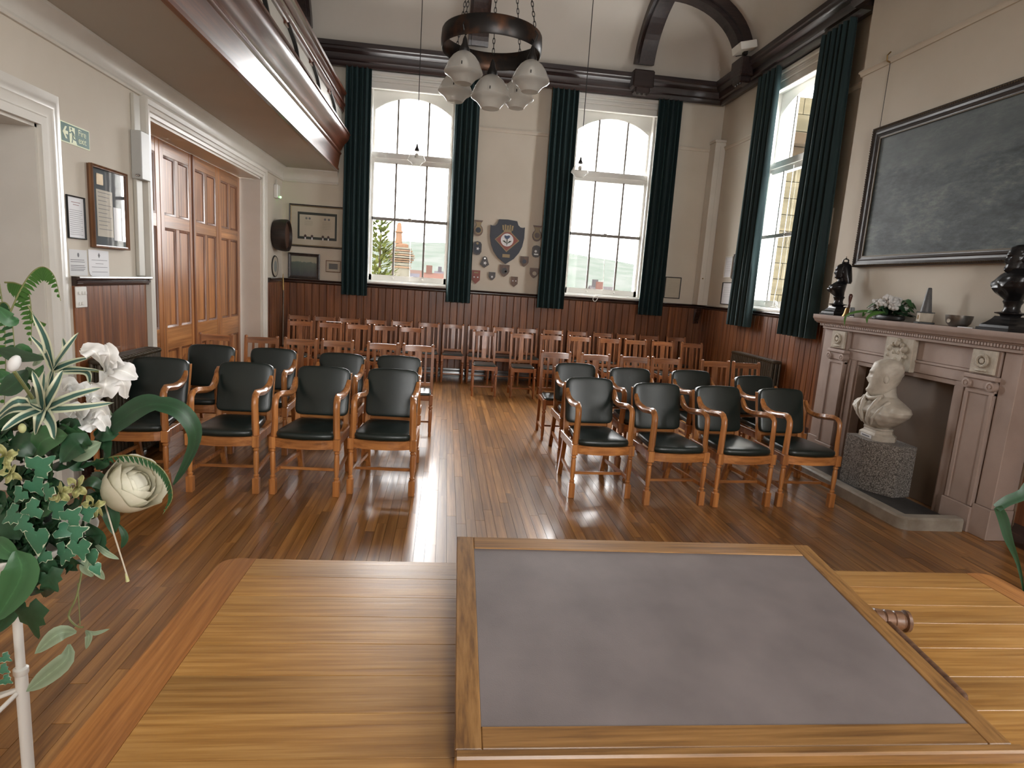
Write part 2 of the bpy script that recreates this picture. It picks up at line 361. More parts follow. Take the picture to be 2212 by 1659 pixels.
for (x0, x1, a, b, nr, _) in cand:
    dz = rnd.uniform(-0.0007, 0.0005)
    if (x0, x1, a, b, nr, _) in ns:
        inst(plank_me, 'plank', floor, ((x0+x1)/2, (a+b)/2, -0.006+dz), (x1-x0, b-a, 0.012))
    else: rest.box(x0, x1, a, b, -0.012, dz)
def floor_rest_mat():
    m = M['floor'].copy(); m.name = 'oak_strip_floor_joined'; t = m.node_tree
    geo = t.nodes.new('ShaderNodeNewGeometry')
    for n in list(t.nodes):
        if n.bl_idname == 'ShaderNodeObjectInfo':
            for l in list(n.outputs['Random'].links): t.links.new(geo.outputs['Random Per Island'], l.to_socket)
    return m
M['floorj'] = floor_rest_mat()
rest.box(XL-0.62, XL-0.001, DR1_Y[0], DR1_Y[1], -0.012, 0.0).box(XL-0.4, XL-0.001, 5.87, 9.13, -0.012, 0.0)
o = rest.build('strip_boards', M['floorj'], floor); o['kind'] = 'stuff'

# ---------------------------------------------------------------- walls with openings
def wall_grid(name, along, cuts, z1, fn, mat=None):
    """wall slab with rectangular openings: along=(a0,a1), cuts=[(c0,c1,zb,zt)], fn(a0,a1,z0,z1) adds the box"""
    mb = MB(); xs = sorted({along[0], along[1], *[c[0] for c in cuts], *[c[1] for c in cuts]})
    for a, b in zip(xs[:-1], xs[1:]):
        hole = [c for c in cuts if c[0] <= a and c[1] >= b]
        if hole:
            c = hole[0]
            if c[2] > 0: fn(mb, a, b, -0.05, c[2])
            fn(mb, a, b, c[3], z1)
        else: fn(mb, a, b, -0.05, z1)
    return struct(mb.build(name, mat or M['paint']))
ZW = 5.1
wc = lambda c: (c-WIN_HALF, c+WIN_HALF, WIN_Z0, WIN_Z1)
wall_back = wall_grid('wall_back', (XL-0.35, XR+0.35), [wc(c) for w, c in WINS if w == 'back'], ZW, lambda m, a, b, z0, z1: m.box(a, b, YB, YB+0.4, z0, z1))
wall_right = wall_grid('wall_right', (YN-0.35, YB+0.35), [wc(c) for w, c in WINS if w == 'right'], ZW, lambda m, a, b, z0, z1: m.box(XR, XR+0.4, a, b, z0, z1))
wall_near = wall_grid('wall_near', (XL-0.35, XR+0.35), [wc(c) for w, c in WINS if w == 'near'], 6.1, lambda m, a, b, z0, z1: m.box(a, b, YN-0.4, YN, z0, z1))
DR2 = (5.87, 9.13, 2.87); DR1 = (2.95, 4.38, 2.45)
wall_left = wall_grid('wall_left', (YN-0.35, YB+0.35), [(DR2[0], DR2[1], 0, DR2[2]), (DR1[0], DR1[1], 0, DR1[2])], 6.1, lambda m, a, b, z0, z1: m.box(XL-0.4, XL, a, b, z0, z1))
br = MB().box(XC, XR+0.02, 3.55, YC, -0.05, ZW)
# fire opening left in the breast
br = MB(); br.box(XC, XR, 5.62, YC, -0.05, ZW).box(XC, XR, 3.50, 4.28, -0.05, ZW).box(XC, XR, 4.28, 5.62, 1.12, ZW)
breast = struct(br.build('wall_right_breast', M['paint']))

# ceiling with a cove above the cornice
def cove(d):
    d -= 0.25
    if d <= 0: return 5.0
    return 5.0 + 0.95*math.sqrt(max(0, 1-((1.2-d)/1.2)**2)) if d < 1.2 else 5.95
ds = [0, 0.24] + [0.25+1.2*(1-math.cos(PI/2*k/14)) for k in range(15)]
xs = [XL-0.4, -0.5, 1.0] + [XR-d for d in reversed(ds)]; ys = [YN-0.4, 0, 3, 6] + [YB-d for d in reversed(ds)]
cg = MB(); vs = [(x, y, cove(min(XR-x, YB-y))) for y in ys for x in xs]; n = len(xs)
cg.add(vs, [(j*n+i, j*n+i+1, (j+1)*n+i+1, (j+1)*n+i) for j in range(len(ys)-1) for i in range(n-1)])
ceiling = cg.build('ceiling', M['ceil'], smooth=40); struct(ceiling)
MB().box(XL-0.8, XR+0.8, YN-0.8, YB+0.8, 6.12, 6.3).build('ceiling_slab', M['ceil'], ceiling)
MB().box(XR, XR+0.4, YN, YB, ZW, 6.15).box(XL-0.4, XR+0.4, YB, YB+0.4, ZW, 6.15).build('upper_wall', M['ceil'], ceiling)

# cornice round the hall (back wall, right wall, chimney breast)
prof = [(0.0,4.79),(0.05,4.79),(0.06,4.755),(0.13,4.745),(0.15,4.77),(0.16,4.81),(0.20,4.82),(0.215,4.85),(0.225,4.90),(0.27,4.915),(0.30,4.93),(0.31,4.96),(0.33,4.97),(0.335,5.03),(0.30,5.045),(0.0,5.045)]
def cornice(name, stations, mat):
    mb = MB(); mb.loft([[s(d)+(z,) for d, z in prof] for s in stations]); return struct(mb.build(name, mat, smooth=30))
cornice('trim_1', [lambda d: (XL, YB-d), lambda d: (XR-d, YB-d)], M['mahogx'])
cornice('trim_2', [lambda d: (XR-d, YB-d), lambda d: (XR-d, YC+d), lambda d: (XC-d, YC+d), lambda d: (XC-d, YN)], M['mahog'])
# ribs over the cove
def rib_back(xc, name):
    root = MB()
    pts = []
    for k in range(17):
        d = 0.27 + 1.18*(1-math.cos(PI/2*k/16)); pts.append((YB-d, cove(d)))
    pts.append((YN, 5.95))
    for w, dep in ((0.15, 0.13), (0.105, 0.19)):
        rings = []
        for i, (y, z) in enumerate(pts):
            a = pts[max(i-1, 0)]; b = pts[min(i+1, len(pts)-1)]; ty, tz = b[0]-a[0], b[1]-a[1]; l = math.hypot(ty, tz); ny, nz = tz/l, -ty/l
            if ny > 0 or nz > 0: pass
            ny, nz = -abs(tz)/l, -abs(ty)/l
            rings.append([(xc-w, y-ny*0.05, z-nz*0.05), (xc+w, y-ny*0.05, z-nz*0.05), (xc+w, y+ny*dep, z+nz*dep), (xc-w, y+ny*dep, z+nz*dep)])
        root.loft(rings)
    o = struct(root.build(name, M['mahog']))
    c = MB().cbox(xc-0.17, xc+0.17, YB-0.44, YB-0.24, 4.80, 5.06, 0.02).cbox(xc-0.12, xc+0.12, YB-0.42, YB-0.24, 4.72, 4.82, 0.02)
    for dx in (-0.07, 0, 0.07): c.sphere((xc+dx, YB-0.38, 4.715), 0.022, 8, 6)
    c.build('corbel', M['mahogx'], o); return o
def rib_right(yc, name):
    root = MB(); pts = []
    base = XR if yc > YC else XR
    for k in range(17):
        d = 0.27 + 1.18*(1-math.cos(PI/2*k/16)); pts.append((base-d, cove(d)))
    pts.append((XL, 5.95))
    for w, dep in ((0.15, 0.13), (0.105, 0.19)):
        rings = []
        for i, (x, z) in enumerate(pts):
            a = pts[max(i-1, 0)]; b = pts[min(i+1, len(pts)-1)]; tx, tz = b[0]-a[0], b[1]-a[1]; l = math.hypot(tx, tz)
            nx, nz = -abs(tz)/l, -abs(tx)/l
            rings.append([(x-nx*0.05, yc-w, z-nz*0.05), (x-nx*0.05, yc+w, z-nz*0.05), (x+nx*dep, yc+w, z+nz*dep), (x+nx*dep, yc-w, z+nz*dep)])
        root.loft(rings)
    o = struct(root.build(name, M['mahogx']))
    c = MB().cbox(XR-0.44, XR-0.24, yc-0.17, yc+0.17, 4.80, 5.06, 0.02).cbox(XR-0.42, XR-0.24, yc-0.12, yc+0.12, 4.72, 4.82, 0.02)
    for dy in (-0.07, 0, 0.07): c.sphere((XR-0.38, yc+dy, 4.715), 0.022, 8, 6)
    c.build('corbel', M['mahog'], o); return o
for k, x in enumerate((-2.30, 0.30, 2.90)): rib_back(x, 'ceiling_rib')
for k, y in enumerate((9.02, 3.72, -1.6)): rib_right(y, 'ceiling_rib')

# picture rails
def rail(name, run, z):
    mb = MB(); pr = [(0, z-0.03), (0.015, z-0.028), (0.022, z), (0.035, z+0.012), (0.03, z+0.03), (0, z+0.03)]
    mb.loft([[s(d)+(h,) for d, h in pr] for s in run]); return struct(mb.build(name, M['paint'], smooth=40))
WB = [c for w, c in WINS if w == 'back']
rail('trim_3', [lambda d: (WB[0]+WIN_HALF+0.08, YB-d), lambda d: (WB[1]-WIN_HALF-0.08, YB-d)], 4.06)
rail('trim_4', [lambda d: (WB[1]+WIN_HALF+0.08, YB-d), lambda d: (XR-d, YB-d), lambda d: (XR-d, 8.05+WIN_HALF+0.08)], 4.06)
rail('trim_5', [lambda d: (XR-d, 8.05-WIN_HALF-0.08), lambda d: (XR-d, YC+d), lambda d: (XC-d, YC+d), lambda d: (XC-d, 2.4)], 4.06)

# dado panelling: boards one by one, a moulded rail above and a skirting below
DZ = 1.435
board_me = None
def make_board():
    w = 0.5; c = 0.06     # unit board with a V edge on each side, scaled in place
    mb = MB(); mb.loft([[(-w, 0.5, z), (w, 0.5, z), (w, -0.1, z), (w-c, -0.5, z), (-w+c, -0.5, z), (-w, -0.1, z)] for z in (-0.5, 0.5)])
    o = mb.build('wainscot_board', M['wains']); me = o.data; bpy.data.objects.remove(o); return me
board_me = make_board()
def boards(parent, a0, a1, place, bw=0.1185):
    k = max(1, round((a1-a0)/bw)); w = (a1-a0)/k
    for i in range(k):
        loc, rz = place(a0+(i+0.5)*w)
        o = inst(board_me, 'wainscot_board', parent, loc, (w-0.0008, 0.022, DZ-0.16)); o.rotation_euler = (0, 0, rz)
zc = (DZ+0.16)/2
boards(wall_back, XL+0.001, XR-0.001, lambda a: ((a, YB-0.011, zc), 0))
boards(wall_right, YC+0.002, YB-0.024, lambda a: ((XR-0.011, a, zc), -PI/2))
boards(wall_right, 2.0, 3.495, lambda a: ((XR-0.011, a, zc), -PI/2))
boards(breast, YC-0.26, YC-0.002, lambda a: ((XC-0.011, a, zc), -PI/2))
boards(breast, 3.502, 3.80, lambda a: ((XC-0.011, a, zc), -PI/2))
boards(wall_left, 4.66, 5.70, lambda a: ((XL+0.011, a, zc), PI/2))
boards(wall_left, 9.42, YB-0.024, lambda a: ((XL+0.011, a, zc), PI/2))
rp = [(0, DZ-0.01), (0.03, DZ-0.01), (0.034, DZ+0.005), (0.045, DZ+0.012), (0.045, DZ+0.026), (0.034, DZ+0.031), (0.052, DZ+0.038), (0.058, DZ+0.047), (0.055, DZ+0.058), (0, DZ+0.058)]
sp = [(0, 0), (0.035, 0), (0.035, 0.12), (0.024, 0.14), (0.024, 0.16), (0, 0.16)]
def run(name, pr, stations, mat):
    mb = MB(); mb.loft([[s(d)+(h,) for d, h in pr] for s in stations]); return struct(mb.build(name, mat, smooth=35))
S_back = [lambda d: (XL+d, YB-d), lambda d: (XR-d, YB-d)]
S_right = [lambda d: (XR-d, YB-d), lambda d: (XR-d, YC+d), lambda d: (XC-d, YC+d), lambda d: (XC-d, YC-0.22)]
S_right2 = [lambda d: (XC-d, 3.79), lambda d: (XC-d, 3.5-d), lambda d: (XR-d, 3.5-d), lambda d: (XR-d, YN)]
S_l1 = [lambda d: (XL+d, 4.66), lambda d: (XL+d, 5.74)]; S_l2 = [lambda d: (XL+d, 9.42), lambda d: (XL+d, YB-d)]
run('trim_6', rp, S_back, M['wainsdarkx']); run('trim_7', rp, S_right, M['wainsdark']); run('trim_8', rp, S_right2, M['wainsdark'])
run('trim_9', rp, S_l1, M['wainsdark']); run('trim_10', rp, S_l2, M['wainsdark'])
run('baseboard_back', sp, S_back, M['wainsdarkx']); run('baseboard_right', sp, S_right, M['wainsdark']); run('baseboard_right_near', sp, S_right2, M['wainsdark'])
run('baseboard_left', sp, S_l1, M['wainsdark']); run('baseboard_left_far', sp, S_l2, M['wainsdark'])

# ---------------------------------------------------------------- windows (sash frames, nine panes each)
def seg_arch(hw, z0, rise, n=16):
    R_ = (hw*hw+rise*rise)/(2*rise); c = z0+rise-R_
    return [(-hw+2*hw*k/n, c+math.sqrt(max(0, R_*R_-(-hw+2*hw*k/n)**2))) for k in range(n+1)]
def make_window(name, loc, rz, detail=True):
    root = empty(name, loc, rz, kind='structure'); hw = WIN_HALF; W = M['winwhite']
    MB().box(-hw, -hw+0.055, 0.02, 0.36, WIN_Z0, WIN_Z1).box(hw-0.055, hw, 0.02, 0.36, WIN_Z0, WIN_Z1).box(-hw, hw, 0.02, 0.36, WIN_Z1-0.06, WIN_Z1).build('frame', W, root)
    MB().cbox(-hw-0.09, -hw+0.02, -0.02, 0.03, WIN_Z0, 4.72, 0.006).cbox(hw-0.02, hw+0.09, -0.02, 0.03, WIN_Z0, 4.72, 0.006).build('architrave', W, root)
    MB().cbox(-hw-0.09, hw+0.09, -0.03, 0.03, 4.50, 4.60, 0.008).cbox(-hw-0.1, hw+0.1, -0.045, 0.03, 4.60, 4.66, 0.01).cbox(-hw-0.11, hw+0.11, -0.06, 0.03, 4.69, 4.75, 0.012).box(-hw-0.09, hw+0.09, -0.02, 0.03, 4.64, 4.72).build('head_casing', W, root)
    # arched spandrel board above the top sash
    gi = hw-0.055; ar = seg_arch(gi-0.035, 4.235, 0.21)
    poly = [(-gi, 4.545), (-gi, 3.60), (-gi+0.035, 3.60)] + ar + [(gi-0.035, 3.60), (gi, 3.60), (gi, 4.545)]
    MB().prism(poly, lambda a, b, d: (a, d, b), 0.15, 0.20).build('arched_sash', W, root)
    MB().box(-gi, gi, 0.13, 0.21, 3.425, 3.50).box(-gi, gi, 0.10, 0.17, 3.50, 3.585).build('meeting_rail', W, root)
    lo = MB(); lo.box(-gi, -gi+0.04, 0.10, 0.145, 1.55, 3.45).box(gi-0.04, gi, 0.10, 0.145, 1.55, 3.45).box(-gi, gi, 0.10, 0.145, 1.545, 1.645); lo.build('lower_sash', W, root)
    MB().cbox(-hw-0.08, hw+0.08, -0.05, 0.12, WIN_Z0+0.018, WIN_Z0+0.06, 0.008).cbox(-gi, gi, -0.02, 0.10, WIN_Z0+0.06, WIN_Z0+0.075, 0.004).build('sill', W, root)
    if not detail: 
        MB().box(-gi, gi, 0.12, 0.124, 1.6, 4.44).build('pane', M['glass'], root); return root
    for x in (-0.245, 0.245):
        MB().box(x-0.015, x+0.015, 0.160, 0.190, 3.58, 4.44).build('muntin', M['bar'], root)
        MB().box(x-0.015, x+0.015, 0.107, 0.137, 1.64, 3.43).build('muntin', M['bar'], root)
        MB().lathe([(0.0,-0.022),(0.014,-0.02),(0.018,-0.01),(0.008,0.0)], (x, 0.098, 1.60), 10, 'y').build('sash_knob', M['winwhite'], root)
    MB().box(-gi+0.02, gi-0.02, 0.100, 0.140, 2.525, 2.573).cbox(-0.03, 0.03, 0.09, 0.11, 2.55, 2.585, 0.005).build('glazing_bar', M['bar'], root)
    for c0, c1 in ((-gi+0.04, -0.254), (-0.236, 0.236), (0.254, gi-0.04)):
        MB().box(c0, c1, 0.120, 0.123, 1.64, 2.535).build('pane', M['glass'], root)
        MB().box(c0, c1, 0.120, 0.123, 2.564, 3.43).build('pane', M['glass'], root)
        ap = [p for p in seg_arch(gi-0.035, 4.235, 0.21, 60) if c0 <= p[0] <= c1]
        MB().prism([(c0, 3.575)] + [(a, b) for a, b in ap] + [(c1, 3.575)], lambda a, b, d: (a, d, b), 0.173, 0.176).build('pane', M['glass'], root)
    MB().tube([(0.02, 0.09, 3.46), (0.018, 0.088, 3.0), (0.02, 0.085, 2.56)], 0.004, 5).tube([(0.02, 0.085, 2.54), (0.03, 0.08, 1.9), (0.035, 0.05, 1.57)], 0.004, 5).build('sash_cord', M['plastic'], root)
    return root
nwin = 0
for wl, c in WINS:
    nwin += 1
    if wl == 'back': make_window('window_%d' % nwin, (c, YB, 0), 0)
    elif wl == 'right': make_window('window_%d' % nwin, (XR, c, 0), -PI/2, c > 5)
    else: make_window('window_%d' % nwin, (c, YN, 0), PI, False)

# ---------------------------------------------------------------- doors on the left wall
def architrave(name, y0, y1, zt, w=0.14, slim=False):
    """moulded white casing round an opening in the left wall"""
    root = empty(name, (XL, 0, 0), 0, kind='structure')
    pr = [(0, 0), (0, 0.022), (0.03, 0.026), (0.04, 0.036), (w*0.55, 0.036), (w*0.6, 0.046), (w*0.85, 0.058), (w, 0.05), (w, 0)]
    if slim: pr = [(0, 0), (0, 0.03), (0.05, 0.034), (0.06, 0.028), (w*0.5, 0.028), (w*0.55, 0.034), (w*0.72, 0.030), (w*0.80, 0.018), (w, 0.012), (w, 0)]
    mb = MB(); rings = []
    rings.append([(h, y0-d, 0.0) for d, h in pr]); rings.append([(h, y0-d, zt+d) for d, h in pr]); rings.append([(h, y1+d, zt+d) for d, h in pr]); rings.append([(h, y1+d, 0.0) for d, h in pr])
    mb.loft(rings); mb.build('casing', M['white'], root, smooth=30)
    return root
t2 = architrave('trim_11', DR2[0], DR2[1], DR2[2])
MB().box(-0.38, 0.0, DR2[1]-0.025, DR2[1], 0, DR2[2]).box(-0.38, 0, DR2[0], DR2[0]+0.025, 0, DR2[2]).box(-0.38, 0, DR2[0], DR2[1], DR2[2]-0.025, DR2[2]).build('jamb_lining', M['white'], t2)
t1 = architrave('trim_12', DR1[0], DR1[1], DR1[2], 0.225, True)
MB().box(-0.6, 0.0, DR1[1]-0.02, DR1[1], 0, DR1[2]).box(-0.6, 0.0, DR1[0], DR1[0]+0.02, 0, DR1[2]).box(-0.6, 0, DR1[0], DR1[1], DR1[2]-0.02, DR1[2]).box(-0.60, -0.55, DR1[0], DR1[1], 0, DR1[2]).build('jamb_lining', M['white'], t1)
MB().box(-0.55, -0.50, DR1[1]-0.62, DR1[1]-0.02, 0.0, 2.40).build('door_edge', M['gallery'], t1)
# four folding leaves, each framed with tall panels
door2 = empty('door_1', (XL-0.30, 0, 0), 0, kind='structure')
tag(door2, 'pair of folding varnished pine doors with tall sunk panels', None)
dtop = DR2[2]-0.03; y = DR2[0]+0.03; leafw = (DR2[1]-DR2[0]-0.06)/4
pan_rows = [(0.20, 0.70), (0.94, 1.98), (2.11, 2.70)]
for k in range(4):
    a, b = y+k*leafw+0.004, y+(k+1)*leafw-0.004; mid = (a+b)/2; st = 0.085
    leaf = empty('door_leaf', (0,0,0)); leaf.parent = door2
    MB().cbox(-0.022, 0.022, a, a+st, 0.01, dtop, 0.004).build('stile', M['pine'], leaf); MB().cbox(-0.022, 0.022, b-st, b, 0.01, dtop, 0.004).build('stile', M['pine'], leaf)
    zz = [(0.01, 0.20), (0.70, 0.94), (1.98, 2.11), (2.70, dtop)]
    for z0, z1 in zz: MB().cbox(-0.020, 0.020, a+st, b-st, z0, z1, 0.003).build('door_rail', M['pinex'], leaf)
    for z0, z1 in pan_rows:
        MB().cbox(-0.018, 0.018, mid-0.04, mid+0.04, z0, z1, 0.003).build('muntin', M['pine'], leaf)
        for p0, p1 in ((a+st, mid-0.04), (mid+0.04, b-st)):
            MB().box(-0.012, 0.002, p0, p1, z0, z1).build('panel', M['pine'], leaf)
            fr = MB(); q = 0.02
            fr.loft([[(0.002, u, w), (0.019, u, w), (0.012, u+(q if u == p0 else -q), w+(q if w == z0 else -q)), (0.003, u+(q*1.3 if u == p0 else -q*1.3), w+(q*1.3 if w == z0 else -q*1.3))] for u, w in ((p0, z0), (p1, z0), (p1, z1), (p0, z1), (p0, z0))], cap=False)
            fr.build('panel_moulding', M['wains'], leaf, smooth=30)
MB().cbox(-0.03, 0.036, y+2*leafw-0.02, y+2*leafw+0.02, 0.01, dtop, 0.006).build('meeting_bead', M['wains'], door2)

# ---------------------------------------------------------------- gallery along the left wall
gal = empty('gallery_balcony', (-2.2, 5, 3.2), 0, 'polished mahogany gallery front running above the left wall with pierced panels', 'balcony')
G = Matrix.Translation((2.2, -5, -3.2))
Y0, Y1 = YN+0.02, 10.06
def ext(pr, y0, y1, name, mat, smooth=30):
    mb = MB(); mb.loft([[(x, yy, z) for x, z in pr] for yy in (y0, y1)]); mb.xf(G); return mb.build(name, mat, gal, smooth)
ext([(XL+0.01, 3.20), (-1.78, 3.20), (-1.78, 3.26), (XL+0.01, 3.26)], Y0, YB-0.01, 'soffit', M['ceil'])
ext([(-1.80,3.195),(-1.755,3.195),(-1.752,3.225),(-1.765,3.232),(-1.752,3.32),(-1.735,3.43),(-1.722,3.44),(-1.715,3.455),(-1.722,3.468),(-1.80,3.47)], Y0, Y1, 'fascia', M['gallery'])
ext([(-1.82,3.47),(-1.738,3.475),(-1.735,3.50),(-1.715,3.515),(-1.70,3.55),(-1.665,3.60),(-1.625,3.64),(-1.605,3.68),(-1.602,3.715),(-1.585,3.722),(-1.585,3.745),(-1.61,3.757),(-1.68,3.765),(-1.82,3.765)], Y0, Y1, 'ogee_moulding', M['gallery'])
ext([(-1.75,3.765),(-1.725,3.765),(-1.725,4.07),(-1.75,4.07)], Y0, Y1, 'backing_panel', M['white'])
ext([(-1.76,4.06),(-1.70,4.06),(-1.69,4.075),(-1.69,4.14),(-1.672,4.15),(-1.668,4.17),(-1.69,4.185),(-1.695,4.30),(-1.665,4.315),(-1.655,4.34),(-1.67,4.365),(-1.76,4.37)], Y0, Y1, 'top_rail', M['gallery'])
k = 0; yb = 9.81
while yb > -2:
    yt = yb-0.8
    pts = [(-1.708, yb+(yt-yb)*(u+0.10*math.sin(2*PI*u)), 3.765+0.30*u) for u in [i/10 for i in range(11)]]
    sec = [(-1,-0.5),(1,-0.5),(1,0.5),(-1,0.5)]
    MB().tube(pts, 0.021, sec=sec).xf(G).build('scroll_bar', M['black'], gal)
    MB().cbox(-1.725, -1.70, yb-0.04, yb+0.10, 3.765, 3.80, 0.004).cbox(-1.725, -1.70, yt-0.08, yt+0.04, 4.03, 4.065, 0.004).xf(G).build('panel_block', M['gallery'], gal)
    yb -= 1.12
# cornice beneath the gallery along the left wall and across the end
run('trim_13', [(0, 3.00), (0.02, 3.0), (0.028, 3.015), (0.02, 3.03), (0.012, 3.04), (0.012, 3.10), (0.03, 3.13), (0.07, 3.165), (0.085, 3.18), (0.085, 3.20), (0, 3.20)], [lambda d: (XL+d, YN), lambda d: (XL+d, YB-d), lambda d: (-1.79, YB-d)], M['white'])
# boxed pipe in the far corner, on a bracket
cb = empty('corner_pipe_boxing', (4.36, 10.12, 1.49), 0, 'tall white boxed pipe casing standing in the far corner on the dado', 'pipe casing')
MB().cbox(-0.09, 0.088, -0.10, 0.128, 0.003, 2.66, 0.006).build('casing', M['white'], cb); MB().cbox(-0.105, 0.088, -0.115, 0.128, 2.66, 2.70, 0.008).build('cap', M['white'], cb)
MB().box(-0.004, 0.0, -0.102, -0.0995, 0.05, 2.6).build('joint_line', M['trunk'], cb); MB().sphere((-0.05, -0.108, 0.45), 0.012, 8, 6).build('catch', M['brass'], cb)
MB().prism([(0.0,-0.055),(0.0,-0.33),(-0.03,-0.32),(-0.05,-0.22),(-0.10,-0.12),(-0.11,-0.055)], lambda a, b, d: (d, 0.09+a, b), -0.055, 0.03).build('bracket', M['wainsdark'], cb)

# ---------------------------------------------------------------- armchairs (front faces -y, origin on the floor between the front legs)
def turned(zs, rmul=1.0, n=12):
    return [(r*rmul, z) for r, z in zs]
def make_armchair():
    root = empty('armchair')
    O, OX = M['oak'], M['oaky']
    fx = 0.231; hs = 0.024
    for s in (-1, 1):
        x = s*fx
        mb = MB().cbox(x-hs, x+hs, -hs, hs, 0.0, 0.118, 0.003).cbox(x-hs, x+hs, -hs, hs, 0.352, 0.437, 0.003)
        mb.lathe([(0.022,0.118),(0.016,0.126),(0.021,0.134),(0.021,0.140),(0.014,0.148),(0.017,0.17),(0.0205,0.24),(0.019,0.305),(0.015,0.322),(0.021,0.330),(0.021,0.338),(0.015,0.345),(0.022,0.353)], (x, 0, 0), 12)
        mb.build('front_leg', O, root, smooth=35)
        # rear leg raked back below, running up behind the back cushion
        mb = MB(); mb.loft([[(x*0.83-0.019, y-0.02, z), (x*0.83+0.019, y-0.02, z), (x*0.83+0.019, y+0.018, z), (x*0.83-0.019, y+0.018, z)] for y, z in ((0.60,0),(0.545,0.16),(0.50,0.32),(0.485,0.44),(0.515,0.60),(0.565,0.78),(0.58,0.84))])
        mb.build('rear_leg', O, root)
        # arm: upright on the leg, then a flat scrolled arm to the back
        up = [(x-s*0.006, 0.012, 0.437), (x-s*0.010, 0.016, 0.55), (x-s*0.012, 0.014, 0.66), (x-s*0.012, 0.02, 0.705), (x-s*0.014, 0.045, 0.729), (x-s*0.02, 0.09, 0.735), (x-s*0.028, 0.18, 0.722), (x-s*0.034, 0.28, 0.708), (x-s*0.032, 0.37, 0.712), (x-s*0.026, 0.43, 0.735), (x-s*0.024, 0.465, 0.775), (x-s*0.024, 0.478, 0.80)]
        sec = [(-1,-0.55),(-0.7,-0.8),(0.7,-0.8),(1,-0.55),(1,0.55),(0.7,0.8),(-0.7,0.8),(-1,0.55)]
        MB().tube(up, [0.023,0.022,0.021,0.021,0.022,0.024,0.025,0.025,0.024,0.022,0.018,0.012], sec=sec).build('arm', OX if False else O, root, smooth=50)
        MB().cbox(x*0.97-0.011, x*0.97+0.011, 0.02, 0.49, 0.365, 0.43, 0.003).build('side_rail', O, root)
        mb = MB(); mb.loft([[(x*w-0.009, y, 0.148), (x*w+0.009, y, 0.148), (x*w+0.009, y, 0.176), (x*w-0.009, y, 0.176)] for y, w in ((0.02, 1.0), (0.545, 0.83))]); mb.build('side_stretcher', O, root)
    # bowed front rail
    n = 10; mb = MB(); rings = []
    for k in range(n+1):
        u = -1+2*k/n; x = u*(fx-hs*0.9); y = -0.02-0.042*(1-u*u)
        rings.append([(x, y, 0.366), (x, y+0.03, 0.366), (x, y+0.03, 0.432), (x, y, 0.432)])
    mb.loft(rings); mb.build('front_rail', OX, root)
    MB().cbox(-0.19, 0.19, 0.485, 0.505, 0.37, 0.43, 0.003).build('rear_rail', OX, root)
    MB().cbox(-0.215, 0.215, 0.125, 0.145, 0.150, 0.172, 0.003).build('cross_stretcher', OX, root)
    # seat pad: trapezoid in plan with a bowed front
    def seat(p):
        x, y, z = p; v = (y+0.25)/0.5
        return Vector((x*(1.0-0.20*v), y-0.035*(1-(x/0.22)**2)*(1-v) if v < 1 else y, z + (0.012*(1-(x/0.22)**2)*(1-(y/0.25)**2) if z > 0 else 0)))
    MB().superq((0, 0.225, 0.455), (0.222, 0.245, 0.030), 0.35, 0.22, 32, 10, seat).build('seat_pad', M['green'], root, smooth=60)
    # back cushion, leaning back, its top edge gently arched
    def back(p):
        x, y, z = p; u = x/0.21
        return Vector((x, y + 0.020*u*u*0 - 0.02*(1-u*u), z + (0.012*(1-u*u) if z > 0 else 0)))
    b = MB().superq((0,0,0), (0.209, 0.034, 0.192), 0.22, 0.22, 36, 14, back)
    b.xf(T(0, 0.515, 0.688) @ rot('X', -14)); b.build('back_cushion', M['green'], root, smooth=60)
    MB().cbox(-0.19, 0.19, -0.012, 0.012, -0.012, 0.012, 0.003).xf(T(0, 0.50, 0.487)).build('back_rail', OX, root)
    for s in (-1, 1):
        mb = MB()
        for k in range(14):
            mb.sphere((s*0.2085, 0.022+0.002, -0.16+0.32*k/13), 0.003, 5, 4)
        mb.xf(T(0, 0.515, 0.688) @ rot('X', -14)); o = mb.build('stud_row', M['brass'], root); o['kind'] = 'stuff'
    return root
arm0 = make_armchair()
rows = [
 ('front row', 'left', [(-2.20, 4.47, 2), (-1.555, 4.43, 0), (-0.975, 4.415, -3), (-0.425, 4.465, -2.5)]),
 ('second row', 'left', [(-2.17, 5.42, 1), (-1.60, 5.40, 1), (-0.975, 5.30, -2), (-0.43, 5.32, -1)]),
 ('front row', 'right', [(1.29, 4.525, 2.0), (1.865, 4.405, 3.5), (2.43, 4.41, 5), (3.00, 4.44, 1.5)]),
 ('second row', 'right', [(1.365, 5.46, 2), (1.895, 5.32, 2), (2.57, 5.38, 3), (3.18, 5.20, 5)])]
ordn = {4: ['farthest from the aisle', 'second from the wall', 'third from the wall', 'next to the aisle']}
first = True
for row, side, lst in rows:
    for i, (x, y, rz) in enumerate(lst):
        o = arm0 if first else copy_tree(arm0); first = False
        o.location = (x, y, 0); o.rotation_euler = (0, 0, math.radians(rz))
        j = i if side == 'left' else 3-i
        w = 'doors' if side == 'left' else 'fireplace'
        pos = ['nearest the %s' % w, 'second from the %s' % w, 'third from the %s' % w, 'beside the central aisle'][j]
        tag(o, 'green leather oak armchair, %s on the %s side, %s' % (row, w.rstrip('s') if w == 'doors' else w, pos), 'armchair', 'green leather oak armchairs')

